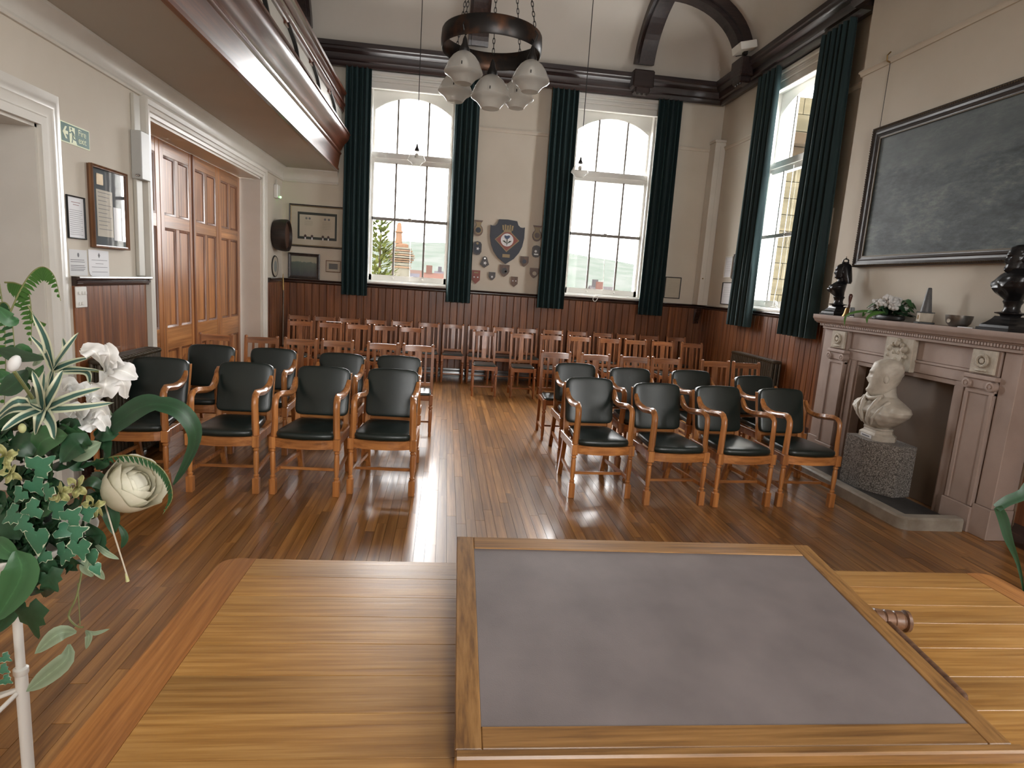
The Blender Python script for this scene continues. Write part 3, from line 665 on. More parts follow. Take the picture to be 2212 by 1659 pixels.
# ---------------------------------------------------------------- slat-back side chairs
def make_side_chair():
    root = empty('side_chair'); O, OX = M['oak2'], M['oak2x']
    for s in (-1, 1):
        x = s*0.166
        mb = MB().cbox(x-0.019, x+0.019, -0.019, 0.019, 0.34, 0.445, 0.003)
        mb.lathe([(0.012,0.0),(0.016,0.012),(0.013,0.04),(0.017,0.055),(0.018,0.16),(0.0195,0.25),(0.017,0.285),(0.013,0.295),(0.021,0.305),(0.021,0.318),(0.014,0.328),(0.019,0.341)], (x, 0, 0), 10)
        mb.build('front_leg', O, root, smooth=35)
        mb = MB(); mb.loft([[(s*0.158-0.015, y-0.014, z), (s*0.158+0.015, y-0.014, z), (s*0.158+0.015, y+0.014, z), (s*0.158-0.015, y+0.014, z)] for y, z in ((0.43,0),(0.395,0.2),(0.385,0.44),(0.40,0.62),(0.43,0.90))])
        mb.lathe([(0.017,0.0),(0.019,0.01),(0.016,0.022),(0.006,0.028)], (s*0.158, 0.431, 0.90), 10)
        mb.build('back_post', O, root, smooth=35)
        mb = MB(); mb.loft([[(x*w-0.008, y, 0.10), (x*w+0.008, y, 0.10), (x*w+0.008, y, 0.125), (x*w-0.008, y, 0.125)] for y, w in ((0.01, 1.0), (0.41, 0.95))]); mb.build('side_stretcher', O, root)
        MB().cbox(x*0.97-0.01, x*0.94+0.01, 0.01, 0.385, 0.385, 0.44, 0.003).build('side_rail', O, root)
    MB().cbox(-0.148, 0.148, -0.012, 0.012, 0.385, 0.44, 0.003).build('front_rail', OX, root)
    MB().cbox(-0.15, 0.15, 0.375, 0.392, 0.39, 0.44, 0.003).build('rear_rail', OX, root)
    MB().cbox(-0.155, 0.155, 0.20, 0.216, 0.102, 0.122, 0.003).build('cross_stretcher', OX, root)
    tr = MB(); tr.loft([[(x, 0.418+0.012*(1-(x/0.15)**2)-0.008, 0.845), (x, 0.418+0.012*(1-(x/0.15)**2)+0.010, 0.845), (x, 0.425+0.012*(1-(x/0.15)**2)+0.010, 0.905+0.004*(1-(x/0.15)**2)), (x, 0.425+0.012*(1-(x/0.15)**2)-0.008, 0.905+0.004*(1-(x/0.15)**2))] for x in [-0.15+0.03*k for k in range(11)]])
    tr.build('top_rail', OX, root, smooth=40)
    MB().cbox(-0.15, 0.15, 0.383, 0.399, 0.475, 0.51, 0.003).build('lower_rail', OX, root)
    for x, w in ((-0.085, 0.011), (0.0, 0.034), (0.085, 0.011)):
        mb = MB(); mb.loft([[(x-w, y-0.005, z), (x+w, y-0.005, z), (x+w, y+0.005, z), (x-w, y+0.005, z)] for y, z in ((0.391,0.505),(0.404,0.66),(0.425,0.85))]); mb.build('slat', O, root)
    def seat(p):
        x, y, z = p; v = (y+0.2)/0.4
        return Vector((x*(1.0-0.13*v), y, z))
    MB().superq((0, 0.185, 0.449), (0.170, 0.195, 0.017), 0.35, 0.2, 28, 8, seat).build('seat_pad', M['green'], root, smooth=60)
    return root
sc0 = make_side_chair()
srows = [
 ('third row', 'on the left', 6.66, [(-2.40,0),(-1.92,1),(-1.525,0),(-1.145,0),(-0.67,-2),(-0.275,0)]),
 ('third row', 'on the right', 6.68, [(1.265,0),(1.72,0),(2.18,0),(2.56,0),(3.155,1),(3.54,2)]),
 ('fourth row', 'on the left', 8.97, [(-2.06,1),(-1.64,1),(-1.25,0),(-0.865,0),(-0.485,0)]),
 ('fourth row', 'on the right', 9.02, [(0.60,0),(1.16,0),(1.615,0),(2.055,0),(2.515,0),(2.93,0),(3.37,0),(3.835,0)]),
 ('back row', 'against the far panelling', 10.10, [(-2.345,0),(-1.94,0),(-1.55,0),(-1.125,0),(-0.705,0),(-0.26,0),(0.145,0),(0.56,0),(0.98,0),(1.385,0),(1.825,0),(2.245,0),(2.69,0),(3.10,0),(3.51,0),(3.99,0)])]
first = True
nth = ['first','second','third','fourth','fifth','sixth','seventh','eighth','ninth','tenth','eleventh','twelfth','thirteenth','fourteenth','fifteenth','sixteenth']
for row, side, yb, lst in srows:
    n = len(lst)
    for i, (x, rz) in enumerate(lst):
        o = sc0 if first else copy_tree(sc0); first = False
        o.location = (x, yb-0.43 + (0.02 if (i*7) % 3 == 0 else 0)*(0 if row == 'back row' else 1), 0); o.rotation_euler = (0, 0, math.radians(rz))
        if side == 'on the left': pos = nth[n-1-i] + ' from the aisle towards the doors'
        elif side == 'on the right': pos = nth[i] + ' from the aisle towards the right wall'
        else: pos = nth[i] + ' from the door wall'
        tag(o, 'slat-back oak chair in the %s, %s' % (row, pos), 'chair', 'slat-back oak chairs')

# ---------------------------------------------------------------- foreground table
tb = empty('oak_table', (0.64, 1.27, 0), math.radians(-0.9), 'long golden oak table with breadboard ends under the writing slope', 'table')
TX0, TX1, TY0, TY1, TZ = -1.29, 1.29, -0.52, 0.53, 0.76
bd = [-0.52, -0.40, -0.27, -0.15, -0.03, 0.09, 0.21, 0.31, 0.42, 0.53]
for a, b in zip(bd[:-1], bd[1:]):
    MB().cbox(TX0+0.0965, TX1-0.0965, a+0.0003, b-0.0003, TZ-0.032, TZ, 0.0008).build('top_board', M['table'], tb)
for s in (-1, 1):
    xa, xb = (TX0, TX0+0.096) if s < 0 else (TX1-0.096, TX1)
    pl = []; r = 0.05
    xo = TX0 if s < 0 else TX1; xi = TX0+0.096 if s < 0 else TX1-0.096
    arc = [(xo - s*r + s*r*math.cos(t), TY1-r+r*math.sin(t)) for t in [k*PI/12 for k in range(7)]]
    arc2 = [(x, -y + TY1 + TY0) for x, y in arc]
    pl = [(xi, TY0)] + list(reversed(arc2))[0:0] + [(xi, TY1)]
    poly = [(xi, TY0), (xi, TY1)] + list(reversed(arc)) + arc2
    MB().prism(poly, lambda a, b, d: (a, b, d), TZ-0.032, TZ+0.0005).build('end_board', M['tabley'], tb)
for sx in (-1, 1):
    for sy in (-1, 1):
        x, y = sx*1.14, 0.005+sy*0.42
        MB().cbox(x-0.045, x+0.045, y-0.045, y+0.045, 0.0, TZ-0.033, 0.006).build('leg', M['oak'], tb)
for y in (-0.43, 0.44): MB().cbox(-1.10, 1.10, y-0.012, y+0.012, TZ-0.15, TZ-0.033, 0.003).build('apron', M['oaky'], tb)
for x in (-1.14, 1.14): MB().cbox(x-0.012, x+0.012, -0.37, 0.38, TZ-0.15, TZ-0.033, 0.003).build('apron', M['oak'], tb)

# sloping writing desk on the table
ws = empty('writing_slope', (0.055, 0.985, TZ+0.001), math.radians(-0.9), 'wide wooden writing slope with dark grey leathercloth inset on the table', 'writing slope')
SWd, SL = 1.125, 0.752; ang = math.degrees(math.asin(0.085/SL)); SM = T(0, 0, 0.030) @ rot('X', ang)
def sl(mb, name, mat, par=ws): return mb.xf(SM).build(name, mat, par)
sl(MB().cbox(0, 0.05, 0, SL, -0.012, 0.008, 0.002), 'frame_stile', M['slope']); sl(MB().cbox(SWd-0.05, SWd, 0, SL, -0.012, 0.008, 0.002), 'frame_stile', M['slope'])
sl(MB().cbox(0.0505, SWd-0.0505, SL-0.062, SL, -0.012, 0.008, 0.002), 'frame_rail', M['slopex']); sl(MB().cbox(0.0505, SWd-0.0505, 0, 0.052, -0.012, 0.008, 0.002), 'frame_rail', M['slopex'])
sl(MB().box(0.0505, SWd-0.0505, 0.0525, SL-0.0625, -0.012, 0.0055), 'leathercloth', M['grey'])
sl(MB().cbox(0.0, SWd+0.016, -0.022, -0.0003, -0.022, 0.011, 0.004), 'ledge', M['slopex'])
mb = MB(); mb.prism([(0.03, 0.0), (0.70, 0.0), (0.70, 0.085), (0.03, 0.019)], lambda a, b, d: (d, a, b), 0.02, 0.04); mb.build('side_panel', M['slope'], ws)
mb = MB(); mb.prism([(0.03, 0.0), (0.70, 0.0), (0.70, 0.085), (0.03, 0.019)], lambda a, b, d: (d, a, b), SWd-0.04, SWd-0.02); mb.build('side_panel', M['slope'], ws)
MB().box(0.04, SWd-0.04, 0.68, 0.70, 0.0, 0.085).build('rear_panel', M['slopex'], ws)

# gavel leaning beside the slope
gv = empty('gavel', (1.262, 1.44, TZ), 0, 'turned wooden gavel lying on the table beside the writing slope', 'gavel')
gvm = wood('gavel_wood', (0.13,0.065,0.036), (0.20,0.105,0.06), 'x', 0.35, 60, False, 0, 0.3)
hd = [(0.0,-0.062),(0.020,-0.061),(0.029,-0.055),(0.030,-0.046),(0.022,-0.043),(0.022,-0.040),(0.0265,-0.036),(0.025,-0.016),(0.0225,-0.014),(0.0225,-0.011),(0.026,-0.009),(0.026,0.009),(0.0225,0.011),(0.0225,0.014),(0.025,0.016),(0.0265,0.036),(0.022,0.040),(0.022,0.043),(0.030,0.046),(0.029,0.055),(0.020,0.061),(0.0,0.062)]
MB().lathe(hd, (0.010, 0.0, 0.0305), 18, 'x').xf(T(0.0, 0, 0) @ rot('Z', -12)).build('head', gvm, gv, smooth=35)
MB().tube([(0.0,-0.02,0.030),(-0.004,-0.06,0.029),(-0.014,-0.16,0.022),(-0.024,-0.27,0.0145),(-0.0265,-0.300,0.0125),(-0.027,-0.308,0.0120)], [0.008,0.0095,0.0105,0.0125,0.0120,0.007], 12).build('handle', gvm, gv, smooth=50)

# ---------------------------------------------------------------- curtains
def curtain(label, p0, p1, zt, zb, seed, flare=0.03, folds=5):
    """pleated velvet from p0 to p1 (x, y), hanging zt..zb"""
    r = random.Random(seed); a, b = Vector(p0), Vector(p1); d = (b-a); n_ = Vector((d.y, -d.x)).normalized(); ln = d.length; c = (a+b)/2
    root = MB(); N, Mz = folds*10, 14; rings = []
    ph = r.random()*6
    for j in range(Mz+1):
        v = j/Mz; z = zt+(zb-zt)*v; ring = []
        for side in (1, -1):
            rngs = range(N+1) if side == 1 else range(N, -1, -1)
            for i in rngs:
                u = i/N; amp = 0.030+0.018*v; w = math.sin(u*folds*2*PI+ph+0.7*math.sin(v*3+seed)*v)
                off = amp*(abs(w)**0.7*math.copysign(1, w)) + 0.008*math.sin(u*folds*5.1*PI+v*2)
                s = (u-0.5)*(1+flare*2*v)
                p = c + d*s + n_*(off + side*0.004)
                ring.append((p.x-c.x, p.y-c.y, z-zb))
        rings.append(ring)
    root.loft(rings)
    o = root.build('curtain', M['velvet'], smooth=70); o.location = (c.x, c.y, zb)
    return tag(o, label, 'curtain', 'green velvet window curtains')
CL = 'dark green velvet curtain, '
curtain(CL+'far left beside the gallery end and framed certificate', (-1.68,10.14), (-1.295,10.14), 4.76, 1.29, 1)
curtain(CL+'between the first far window and the small crests', (0.0,10.14), (0.385,10.14), 4.76, 1.275, 2)
curtain(CL+'between the big shield and the second far window', (1.525,10.14), (1.955,10.14), 4.76, 1.275, 3)
curtain(CL+'right of the second far window near the corner', (3.275,10.14), (3.675,10.14), 4.76, 1.265, 4)
curtain(CL+'on the right wall beside the corner pipe casing', (4.30,8.86), (4.30,8.28), 4.77, 1.25, 5, 0.06)
curtain(CL+'on the right wall beside the chimney breast', (4.29,7.34), (4.29,6.74), 4.77, 1.235, 6, 0.10, 6)

# ---------------------------------------------------------------- framed things and notices (built flat in local x-z, facing -y)
def frame_box(w, h, fw, dep, name, mat, root, inner_z=0.0, bev=0.006):
    x0, x1, z0, z1 = -w/2, w/2, -h/2, h/2
    for nme, pts in (('frame_side', ((x0,z0),(x0,z1),(x0+fw,z1-fw),(x0+fw,z0+fw))), ('frame_side', ((x1,z0),(x1,z1),(x1-fw,z1-fw),(x1-fw,z0+fw))), ('frame_side', ((x0,z0),(x1,z0),(x1-fw,z0+fw),(x0+fw,z0+fw))), ('frame_side', ((x0,z1),(x1,z1),(x1-fw,z1-fw),(x0+fw,z1-fw)))):
        (ax, az), (bx_, bz), (cx, cz), (dx, dz) = pts
        mb = MB(); prf = [(0.0,0.0),(0.0,-dep*0.9),(0.25,-dep),(0.7,-dep*0.75),(1.0,-dep*0.7),(1.0,0.0)]
        mb.loft([[(ax+(dx-ax)*t, y, az+(dz-az)*t) for t, y in prf], [(bx_+(cx-bx_)*t, y, bz+(cz-bz)*t) for t, y in prf]])
        mb.build(nme, mat, root)
def flat(x0, x1, z0, z1, y, name, mat, root, th=0.0015):
    return MB().box(x0, x1, y-th, y, z0, z1).build(name, mat, root)
def lines(root, rows, y, mat=None, th=0.004, name='lettering'):
    mb = MB()
    for x0, x1, z in rows: mb.box(x0, x1, y-0.0008, y, z-th/2, z+th/2)
    o = mb.build(name, mat or M['ink'], root); o['kind'] = 'stuff'; return o
FACE = {'back': 0, 'left': PI/2, 'right': -PI/2}
def wall_empty(name, wall, a, z, label, cat, off=0.001, group=None):
    loc = {'back': (a, YB-off, z), 'left': (XL+off, a, z), 'right': (XR-off, a, z), 'breast': (XC-off, a, z)}[wall]
    return empty(name, loc, FACE['right' if wall == 'breast' else wall], label, cat, group)
# left wall: rotation +90 deg: local +x -> +y, local -y -> +x (into the room)
e = wall_empty('fire_exit_sign', 'left', 4.79, 2.469, 'green Fire exit sign with running man beside the near doorway', 'sign')
flat(-0.17, 0.17, -0.0675, 0.0675, 0.0, 'plate', M['signpale'], e, 0.003); flat(-0.163, 0.163, -0.0605, 0.0605, -0.003, 'green_field', M['signgreen'], e, 0.0006)
MB().prism([(-0.148,0.0),(-0.118,0.040),(-0.098,0.040),(-0.118,0.011),(-0.088,0.011),(-0.088,-0.011),(-0.118,-0.011),(-0.098,-0.040),(-0.118,-0.040)], lambda a, b, d: (a, d, b), -0.0044, -0.0036).build('arrow', M['signpale'], e)
MB().prism([(-0.072,-0.0605),(-0.072,0.048),(-0.008,0.048),(-0.008,-0.020),(0.012,-0.0605)], lambda a, b, d: (a, d, b), -0.0044, -0.0036).build('doorway', M['signpale'], e)
man = MB()
man.prism([(-0.049+0.009*math.cos(k*PI/5), 0.036+0.009*math.sin(k*PI/5)) for k in range(10)], lambda a, b, d: (a, d, b), -0.0052, -0.0044)
for pl in ([(-0.046,0.024),(-0.028,0.020),(-0.024,-0.008),(-0.040,-0.008)], [(-0.046,0.024),(-0.062,0.010),(-0.076,0.010),(-0.076,0.004),(-0.060,0.003),(-0.044,0.014)], [(-0.030,0.020),(-0.014,0.004),(-0.010,-0.014),(-0.016,-0.014),(-0.020,0.0),(-0.032,0.010)], [(-0.040,-0.006),(-0.044,-0.034),(-0.052,-0.055),(-0.043,-0.057),(-0.036,-0.034),(-0.031,-0.008)], [(-0.034,-0.006),(-0.024,-0.024),(0.004,-0.030),(0.004,-0.037),(-0.028,-0.034),(-0.038,-0.012)]):
    man.prism(pl, lambda a, b, d: (a, d, b), -0.0052, -0.0044)
man.build('running_man', M['signgreen'], e)
for txt, x, z in (('Fire', 0.030, 0.008), ('exit', 0.030, -0.042)):
    cu = bpy.data.curves.new('lettering', 'FONT'); cu.body = txt; cu.size = 0.062; cu.extrude = 0.0004; cu.materials.append(M['signpale'])
    tmp = bpy.data.objects.new('lettering', cu); COL.objects.link(tmp); bpy.context.view_layer.update(); me = bpy.data.meshes.new_from_object(tmp.evaluated_get(bpy.context.evaluated_depsgraph_get())); bpy.data.objects.remove(tmp)
    to = bpy.data.objects.new('lettering', me); COL.objects.link(to); to.parent = e; to.location = (x, -0.0042, z); to.rotation_euler = (PI/2, 0, 0)

e = wall_empty('framed_display', 'left', 5.155, 2.01, 'tall glazed brown frame with grey mount and cream sheets', 'picture', 0.016)
frame_box(0.50, 0.605, 0.022, 0.030, 'f', M['brframe'], e); MB().box(-0.245, 0.245, 0.0, 0.015, -0.3, 0.3).build('back_box', M['brframe'], e)
flat(-0.228, 0.228, -0.28, 0.28, -0.001, 'mount', plain('slate_mount', (0.075,0.085,0.092), 0.8), e)
flat(-0.17, 0.05, -0.215, 0.13, -0.003, 'sheet', M['cream'], e); flat(-0.16, -0.07, 0.165, 0.245, -0.003, 'badge_card', M['gilt'], e)
lines(e, [(-0.15, 0.03-0.03*(k % 3), 0.11-0.03*k) for k in range(10)], -0.0046)
flat(0.06, 0.17, -0.235, 0.02, -0.003, 'sheet', M['paper'], e)
flat(-0.228, 0.228, -0.28, 0.28, -0.012, 'pane', M['picglass'], e)
e = wall_empty('framed_notice', 'left', 4.745, 1.905, 'slim black frame with printed white notice left of the display frame', 'notice', 0.002)
frame_box(0.212, 0.297, 0.010, 0.014, 'f', M['black'], e); flat(-0.098, 0.098, -0.14, 0.14, -0.002, 'sheet', M['paper'], e)
lines(e, [(-0.05, 0.055, 0.105), (-0.03, 0.04, 0.088)], -0.0036, plain('red_ink', (0.3,0.16,0.16), 0.7)); lines(e, [(-0.075, 0.075-0.02*(k % 4 == 3), 0.05-0.014*k) for k in range(13)], -0.0036, None, 0.0022)
e = wall_empty('paper_notice', 'left', 4.752, 1.589, 'white crested notice taped low beside the near door casing', 'notice', 0.001)
flat(-0.108, 0.108, -0.092, 0.092, 0.0, 'sheet', plain('grey_white_paper', (0.62,0.62,0.62), 0.6), e); lines(e, [(-0.095, 0.07, 0.02), (-0.095, 0.075, 0.006), (-0.095, 0.07, -0.02), (-0.095, 0.08, -0.032), (-0.095, 0.075, -0.045), (-0.095, 0.06, -0.055)], -0.0018)
MB().prism([(0.011*math.cos(t), 0.055+0.016*math.sin(t)) for t in [k*PI/4 for k in range(8)]], lambda a, b, d: (a, d, b), -0.0026, -0.0016).build('crest', M['ink'], e)
e = wall_empty('paper_notice', 'left', 5.012, 1.592, 'brighter crested notice with curled corner under the display frame', 'notice', 0.001)
MB().prism([(-0.135,0.098),(0.135,0.095),(0.135,-0.098),(-0.10,-0.098),(-0.125,-0.085),(-0.135,-0.06)], lambda a, b, d: (a, d, b), -0.004, -0.0005).build('sheet', M['paper'], e)
lines(e, [(-0.10, 0.11, 0.022), (-0.05, 0.055, -0.004), (-0.10, 0.11, -0.03), (-0.10, 0.11, -0.066)], -0.0044, None, 0.003)
MB().prism([(0.013*math.cos(t), 0.058+0.019*math.sin(t)) for t in [k*PI/2 for k in range(4)]], lambda a, b, d: (a, d, b), -0.0055, -0.0042).build('crest', M['ink'], e)
e = wall_empty('switch_panel', 'left', 4.722, 1.345, 'white light switch plate on the panelling beside the near doorway', 'switch', 0.024)
MB().cbox(-0.075, 0.055, -0.012, 0.0, -0.075, 0.075, 0.004).build('plate', M['plastic'], e)
for x, z in ((-0.04,0.03),(0.0,0.03),(0.034,0.03),(-0.04,-0.045),(-0.01,-0.045)): MB().cbox(x-0.008, x+0.008, -0.02, -0.011, z-0.012, z+0.012, 0.003).build('rocker', M['plastic'], e)
e = empty('cable_trunking', (XL, 5.63, 1.5), 0, 'grey cable trunking with a steel box left of the folding doors', 'trunking')
MB().cbox(0.001, 0.03, -0.055, 0.045, 0.0, 1.48, 0.004).build('trunk', M['trunk'], e)
MB().cbox(0.001, 0.085, -0.075, 0.075, 0.80, 1.19, 0.006).build('box', plain('steel_box', (0.42,0.42,0.40), 0.4), e); MB().sphere((0.06, -0.08, 0.83), 0.012, 8, 6).sphere((0.045, -0.082, 0.83), 0.009, 8, 6).build('padlock', M['chrome'], e)
e = empty('emergency_light', (XL, 9.80, 2.78), 0, 'small white emergency light unit with green indicator high in the corner', 'light')
MB().cbox(0.001, 0.06, -0.05, 0.10, -0.10, 0.10, 0.01).build('housing', M['plastic'], e); MB().cbox(0.02, 0.04, -0.01, 0.01, 0.10, 0.17, 0.003).build('conduit', M['trunk'], e)
gm = plain('green_indicator', (0.1,0.7,0.1), 0.4, emit=(0.25,1.0,0.2,0.5)); MB().sphere((0.065, 0.10, -0.07), 0.014, 10, 8).build('indicator', gm, e)
# drum hung like a clock and the round plate
e = empty('barrel_end', (XL, 9.80, 2.14), 0, 'dark round cask end mounted on the door wall by the corner', 'cask')
dk = wood('dark_cask_oak', (0.018,0.011,0.009), (0.035,0.02,0.015), 'x', 0.5, 30)
MB().lathe([(0.20,0.002),(0.225,0.04),(0.238,0.12),(0.24,0.16),(0.235,0.21),(0.215,0.215),(0.205,0.20),(0.20,0.17)], (0,0,0), 32, 'x').build('staves', dk, e, smooth=40)
MB().lathe([(0.203,0.165),(0.203,0.175)], (0,0,0), 32, 'x').build('head', wood('cask_head', (0.07,0.03,0.017), (0.11,0.05,0.03), 'z', 0.5), e)
e = empty('wall_plate', (XL, 9.80, 1.665), 0, 'round pale wall plate with dark rim under the cask end', 'plate')
MB().lathe([(0.155,0.003),(0.165,0.012),(0.16,0.02),(0.150,0.016)], (0,0,0), 32, 'x').build('rim', M['black'], e, smooth=40); MB().lathe([(0.149,0.012),(0.149,0.018)], (0,0,0), 32, 'x').build('face', M['cream'], e)
MB().lathe([(0.085,0.0185),(0.085,0.020)], (0,0,0), 24, 'x').build('centre', plain('plate_grey', (0.25,0.28,0.27), 0.4), e)

# back wall, left of the first window
e = wall_empty('framed_certificate', 'back', -2.105, 2.335, 'large framed illuminated certificate with green border beside the far curtain', 'certificate', 0.002)
frame_box(0.87, 0.66, 0.016, 0.02, 'f', M['dkframe'], e); frame_box(0.83, 0.62, 0.012, 0.016, 'f', M['gilt'], e)
flat(-0.41, 0.41, -0.305, 0.305, -0.003, 'mount', M['cream'], e); flat(-0.305, 0.305, -0.205, 0.215, -0.005, 'border', plain('green_black_border', (0.03,0.035,0.03), 0.6), e); flat(-0.275, 0.275, -0.165, 0.175, -0.007, 'sheet', M['cream'], e)
lines(e, [(-0.20, -0.07, 0.07-0.025*k) for k in range(3)] + [(0.08, 0.21, 0.07-0.025*k) for k in range(5)], -0.0088, plain('faded_ink', (0.33,0.30,0.24), 0.7), 0.005)
for x in (-0.17, -0.12, 0.12, 0.18): MB().lathe([(0.018,-0.0095),(0.018,-0.0085)], (x, 0, 0.12), 10, 'y').build('seal', M['ink'], e)
for x in (-0.185, -0.08, 0.09, 0.175):
    MB().prism([(x-0.022,-0.15),(x,-0.13),(x+0.022,-0.15),(x+0.01,-0.175),(x-0.01,-0.175)], lambda a, b, d: (a, d, b), -0.012, -0.0085).build('wax_seal', plain('dark_wax', (0.06,0.03,0.025), 0.5), e)
    MB().box(x-0.01, x+0.01, -0.0105, -0.0085, -0.21, -0.175).build('ribbon', M['paper'], e)
def landscape(name, sky, mid, low):
    m, t, p = nm(name); setp(p, mid, 0.5); v = coords(t, False, (1,1,1), False); sp = t.nodes.new('ShaderNodeSeparateXYZ'); t.links.new(v, sp.inputs[0])
    n1 = noise(t, v, 12, 6, 0.65); mr = t.nodes.new('ShaderNodeMapRange'); mr.inputs[1].default_value = -0.15; mr.inputs[2].default_value = 0.15; t.links.new(sp.outputs['Z'], mr.inputs[0])
    ad = t.nodes.new('ShaderNodeMath'); ad.operation = 'MULTIPLY_ADD'; ad.inputs[1].default_value = 0.5; t.links.new(n1, ad.inputs[0]); t.links.new(mr.outputs[0], ad.inputs[2])
    c = ramp(t, ad.outputs[0], [(0.25, low), (0.6, mid), (0.95, tuple(x*1.4 for x in mid)), (1.0, sky)]); t.links.new(c, p.inputs['Base Color']); return m
e = wall_empty('framed_landscape', 'back', -2.305, 1.70, 'dark framed landscape picture on the dado under the large certificate', 'picture', 0.002)
frame_box(0.495, 0.405, 0.048, 0.03, 'f', M['dkframe'], e); flat(-0.20, 0.20, -0.155, 0.155, -0.006, 'print', landscape('landscape_print', (0.30,0.30,0.22), (0.06,0.085,0.07), (0.03,0.035,0.05)), e); flat(-0.20, 0.20, -0.155, 0.155, -0.012, 'pane', M['picglass'], e)
e = wall_empty('small_framed_print', 'back', -1.845, 1.725, 'small thin framed print beside the far left curtain', 'picture', 0.002)
frame_box(0.235, 0.185, 0.010, 0.014, 'f', M['brframe'], e); flat(-0.108, 0.108, -0.083, 0.083, -0.002, 'mount', M['cream'], e); flat(-0.07, 0.07, -0.045, 0.045, -0.004, 'print', plain('grey_print', (0.13,0.135,0.13), 0.6), e)
e = wall_empty('small_certificate', 'back', 3.885, 1.755, 'small framed certificate between the far curtain and corner casing', 'certificate', 0.002)
frame_box(0.285, 0.365, 0.013, 0.014, 'f', M['black'], e); flat(-0.13, 0.13, -0.17, 0.17, -0.002, 'sheet', M['cream'], e); lines(e, [(-0.08, 0.08-0.02*(k % 2), 0.08-0.03*k) for k in range(6)], -0.0036, plain('faded_ink_two', (0.33,0.30,0.24), 0.7), 0.003)
# right wall beside the corner
for lab, a, z, w, h, mt in (('narrow framed paper highest beside the corner pipe casing', 9.385, 2.13, 0.25, 0.33, 'winwhite'), ('narrow dark frame half hidden behind the right wall curtain', 9.12, 2.135, 0.22, 0.38, 'dkframe'), ('black framed certificate low beside the right wall curtain', 9.31, 1.715, 0.40, 0.35, 'black')):
    e = wall_empty('framed_paper', 'right', a, z, lab, 'certificate', 0.002); frame_box(w, h, 0.012, 0.016, 'f', M[mt], e); flat(-w/2+0.01, w/2-0.01, -h/2+0.01, h/2-0.01, -0.002, 'sheet', M['paper'], e)
    lines(e, [(-w*0.35, w*0.3, h*0.25-0.035*k) for k in range(5)], -0.0036, plain('pale_ink', (0.4,0.42,0.44), 0.7), 0.003)
e = wall_empty('wall_panel_box', 'right', 6.92, 2.555, 'small white box on the recess wall beside the chimney breast', 'box', 0.001); MB().cbox(-0.07, 0.07, -0.05, 0.0, -0.21, 0.21, 0.006).build('housing', M['plastic'], e); MB().cbox(-0.06, 0.06, -0.054, -0.0505, -0.19, 0.19, 0.002).build('cover', M['winwhite'], e)

# crests between the far windows
def shield(w, h, style):
    if style == 'heater': return [(-w/2,h/2),(w/2,h/2),(w/2,-h*0.05),(w*0.40,-h*0.22),(w*0.22,-h*0.38),(0,-h/2),(-w*0.22,-h*0.38),(-w*0.40,-h*0.22),(-w/2,-h*0.05)]
    if style == 'pent': return [(-w/2,h/2),(w/2,h/2),(w/2,-h*0.2),(0,-h/2),(-w/2,-h*0.2)]
    if style == 'kite': return [(-w*0.22,h*0.42),(0,h/2),(w*0.22,h*0.42),(w*0.5,-h*0.2),(0,-h/2),(-w*0.5,-h*0.2)]
    if style == 'round': return [(w/2*math.cos(t), -h*0.12+h*0.38*math.sin(t)) for t in [PI*0.36-k*(2*PI-PI*0.28-0.0)/14*1.0 for k in range(0)]] or ([(-w*0.46,h*0.5),(w*0.46,h*0.5),(w*0.26,h*0.28)] + [(w*0.5*math.cos(t), -h*0.13+h*0.37*math.sin(t)) for t in [PI*0.32-k*PI*1.64/12 for k in range(13)]] + [(-w*0.26,h*0.28)])
    if style == 'oval': return [(-w*0.36,h*0.44),(0,h*0.5),(w*0.36,h*0.44),(w*0.5,h*0.28),(w*0.5,-h*0.25),(w*0.32,-h*0.45),(0,-h*0.5),(-w*0.32,-h*0.45),(-w*0.5,-h*0.25),(-w*0.5,h*0.28)]
CW = wood('crest_wood', (0.10,0.045,0.02), (0.16,0.075,0.036), 'z', 0.4); CD = wood('crest_dark_wood', (0.03,0.02,0.017), (0.05,0.033,0.028), 'z', 0.4); CR = plain('crest_red', (0.23,0.055,0.035), 0.45); CN = plain('crest_navy', (0.012,0.016,0.03), 0.45)
CG = plain('crest_gold', (0.26,0.18,0.07), 0.4)
def crest(a, z, w, h, style, label, base, deco):
    e = wall_empty('crest_plaque', 'back', a, z, label, 'plaque', 0.002, 'small crest plaques round the large shield')
    P = shield(w, h, style); MB().prism(P, lambda p, q, d: (p, d, q), -0.018, 0.0).build('board', base, e)
    MB().prism([(x*0.78, y*0.78) for x, y in P], lambda p, q, d: (p, d, q), -0.022, -0.018).build('field', deco[0], e)
    for kind, x, y, s, mt in deco[1]:
        if kind == 'disc': MB().lathe([(s,-0.028),(s,-0.021)], (x, 0, y), 12, 'y').build('charge', mt, e)
        elif kind == 'bar': MB().box(x-s, x+s, -0.027, -0.021, y-s*0.3, y+s*0.3).build('scroll', mt, e)
        elif kind == 'star': MB().prism([(x+s*(1 if k % 2 == 0 else 0.45)*math.cos(k*PI/5), y+s*(1 if k % 2 == 0 else 0.45)*math.sin(k*PI/5)) for k in range(10)], lambda p, q, d: (p, d, q), -0.028, -0.021).build('charge', mt, e)
WH = M['paper']
crest(0.472, 2.505, 0.155, 0.255, 'round', 'round topped ship crest uppermost beside the left curtain', CW, (CG, [('disc', 0, -0.03, 0.045, CN), ('bar', 0, 0.005, 0.04, CG)]))
crest(0.470, 2.185, 0.145, 0.225, 'oval', 'dark oval crest below the round ship crest on the left', CD, (CN, [('star', 0.01, -0.01, 0.03, WH), ('disc', 0, 0.075, 0.02, CG)]))
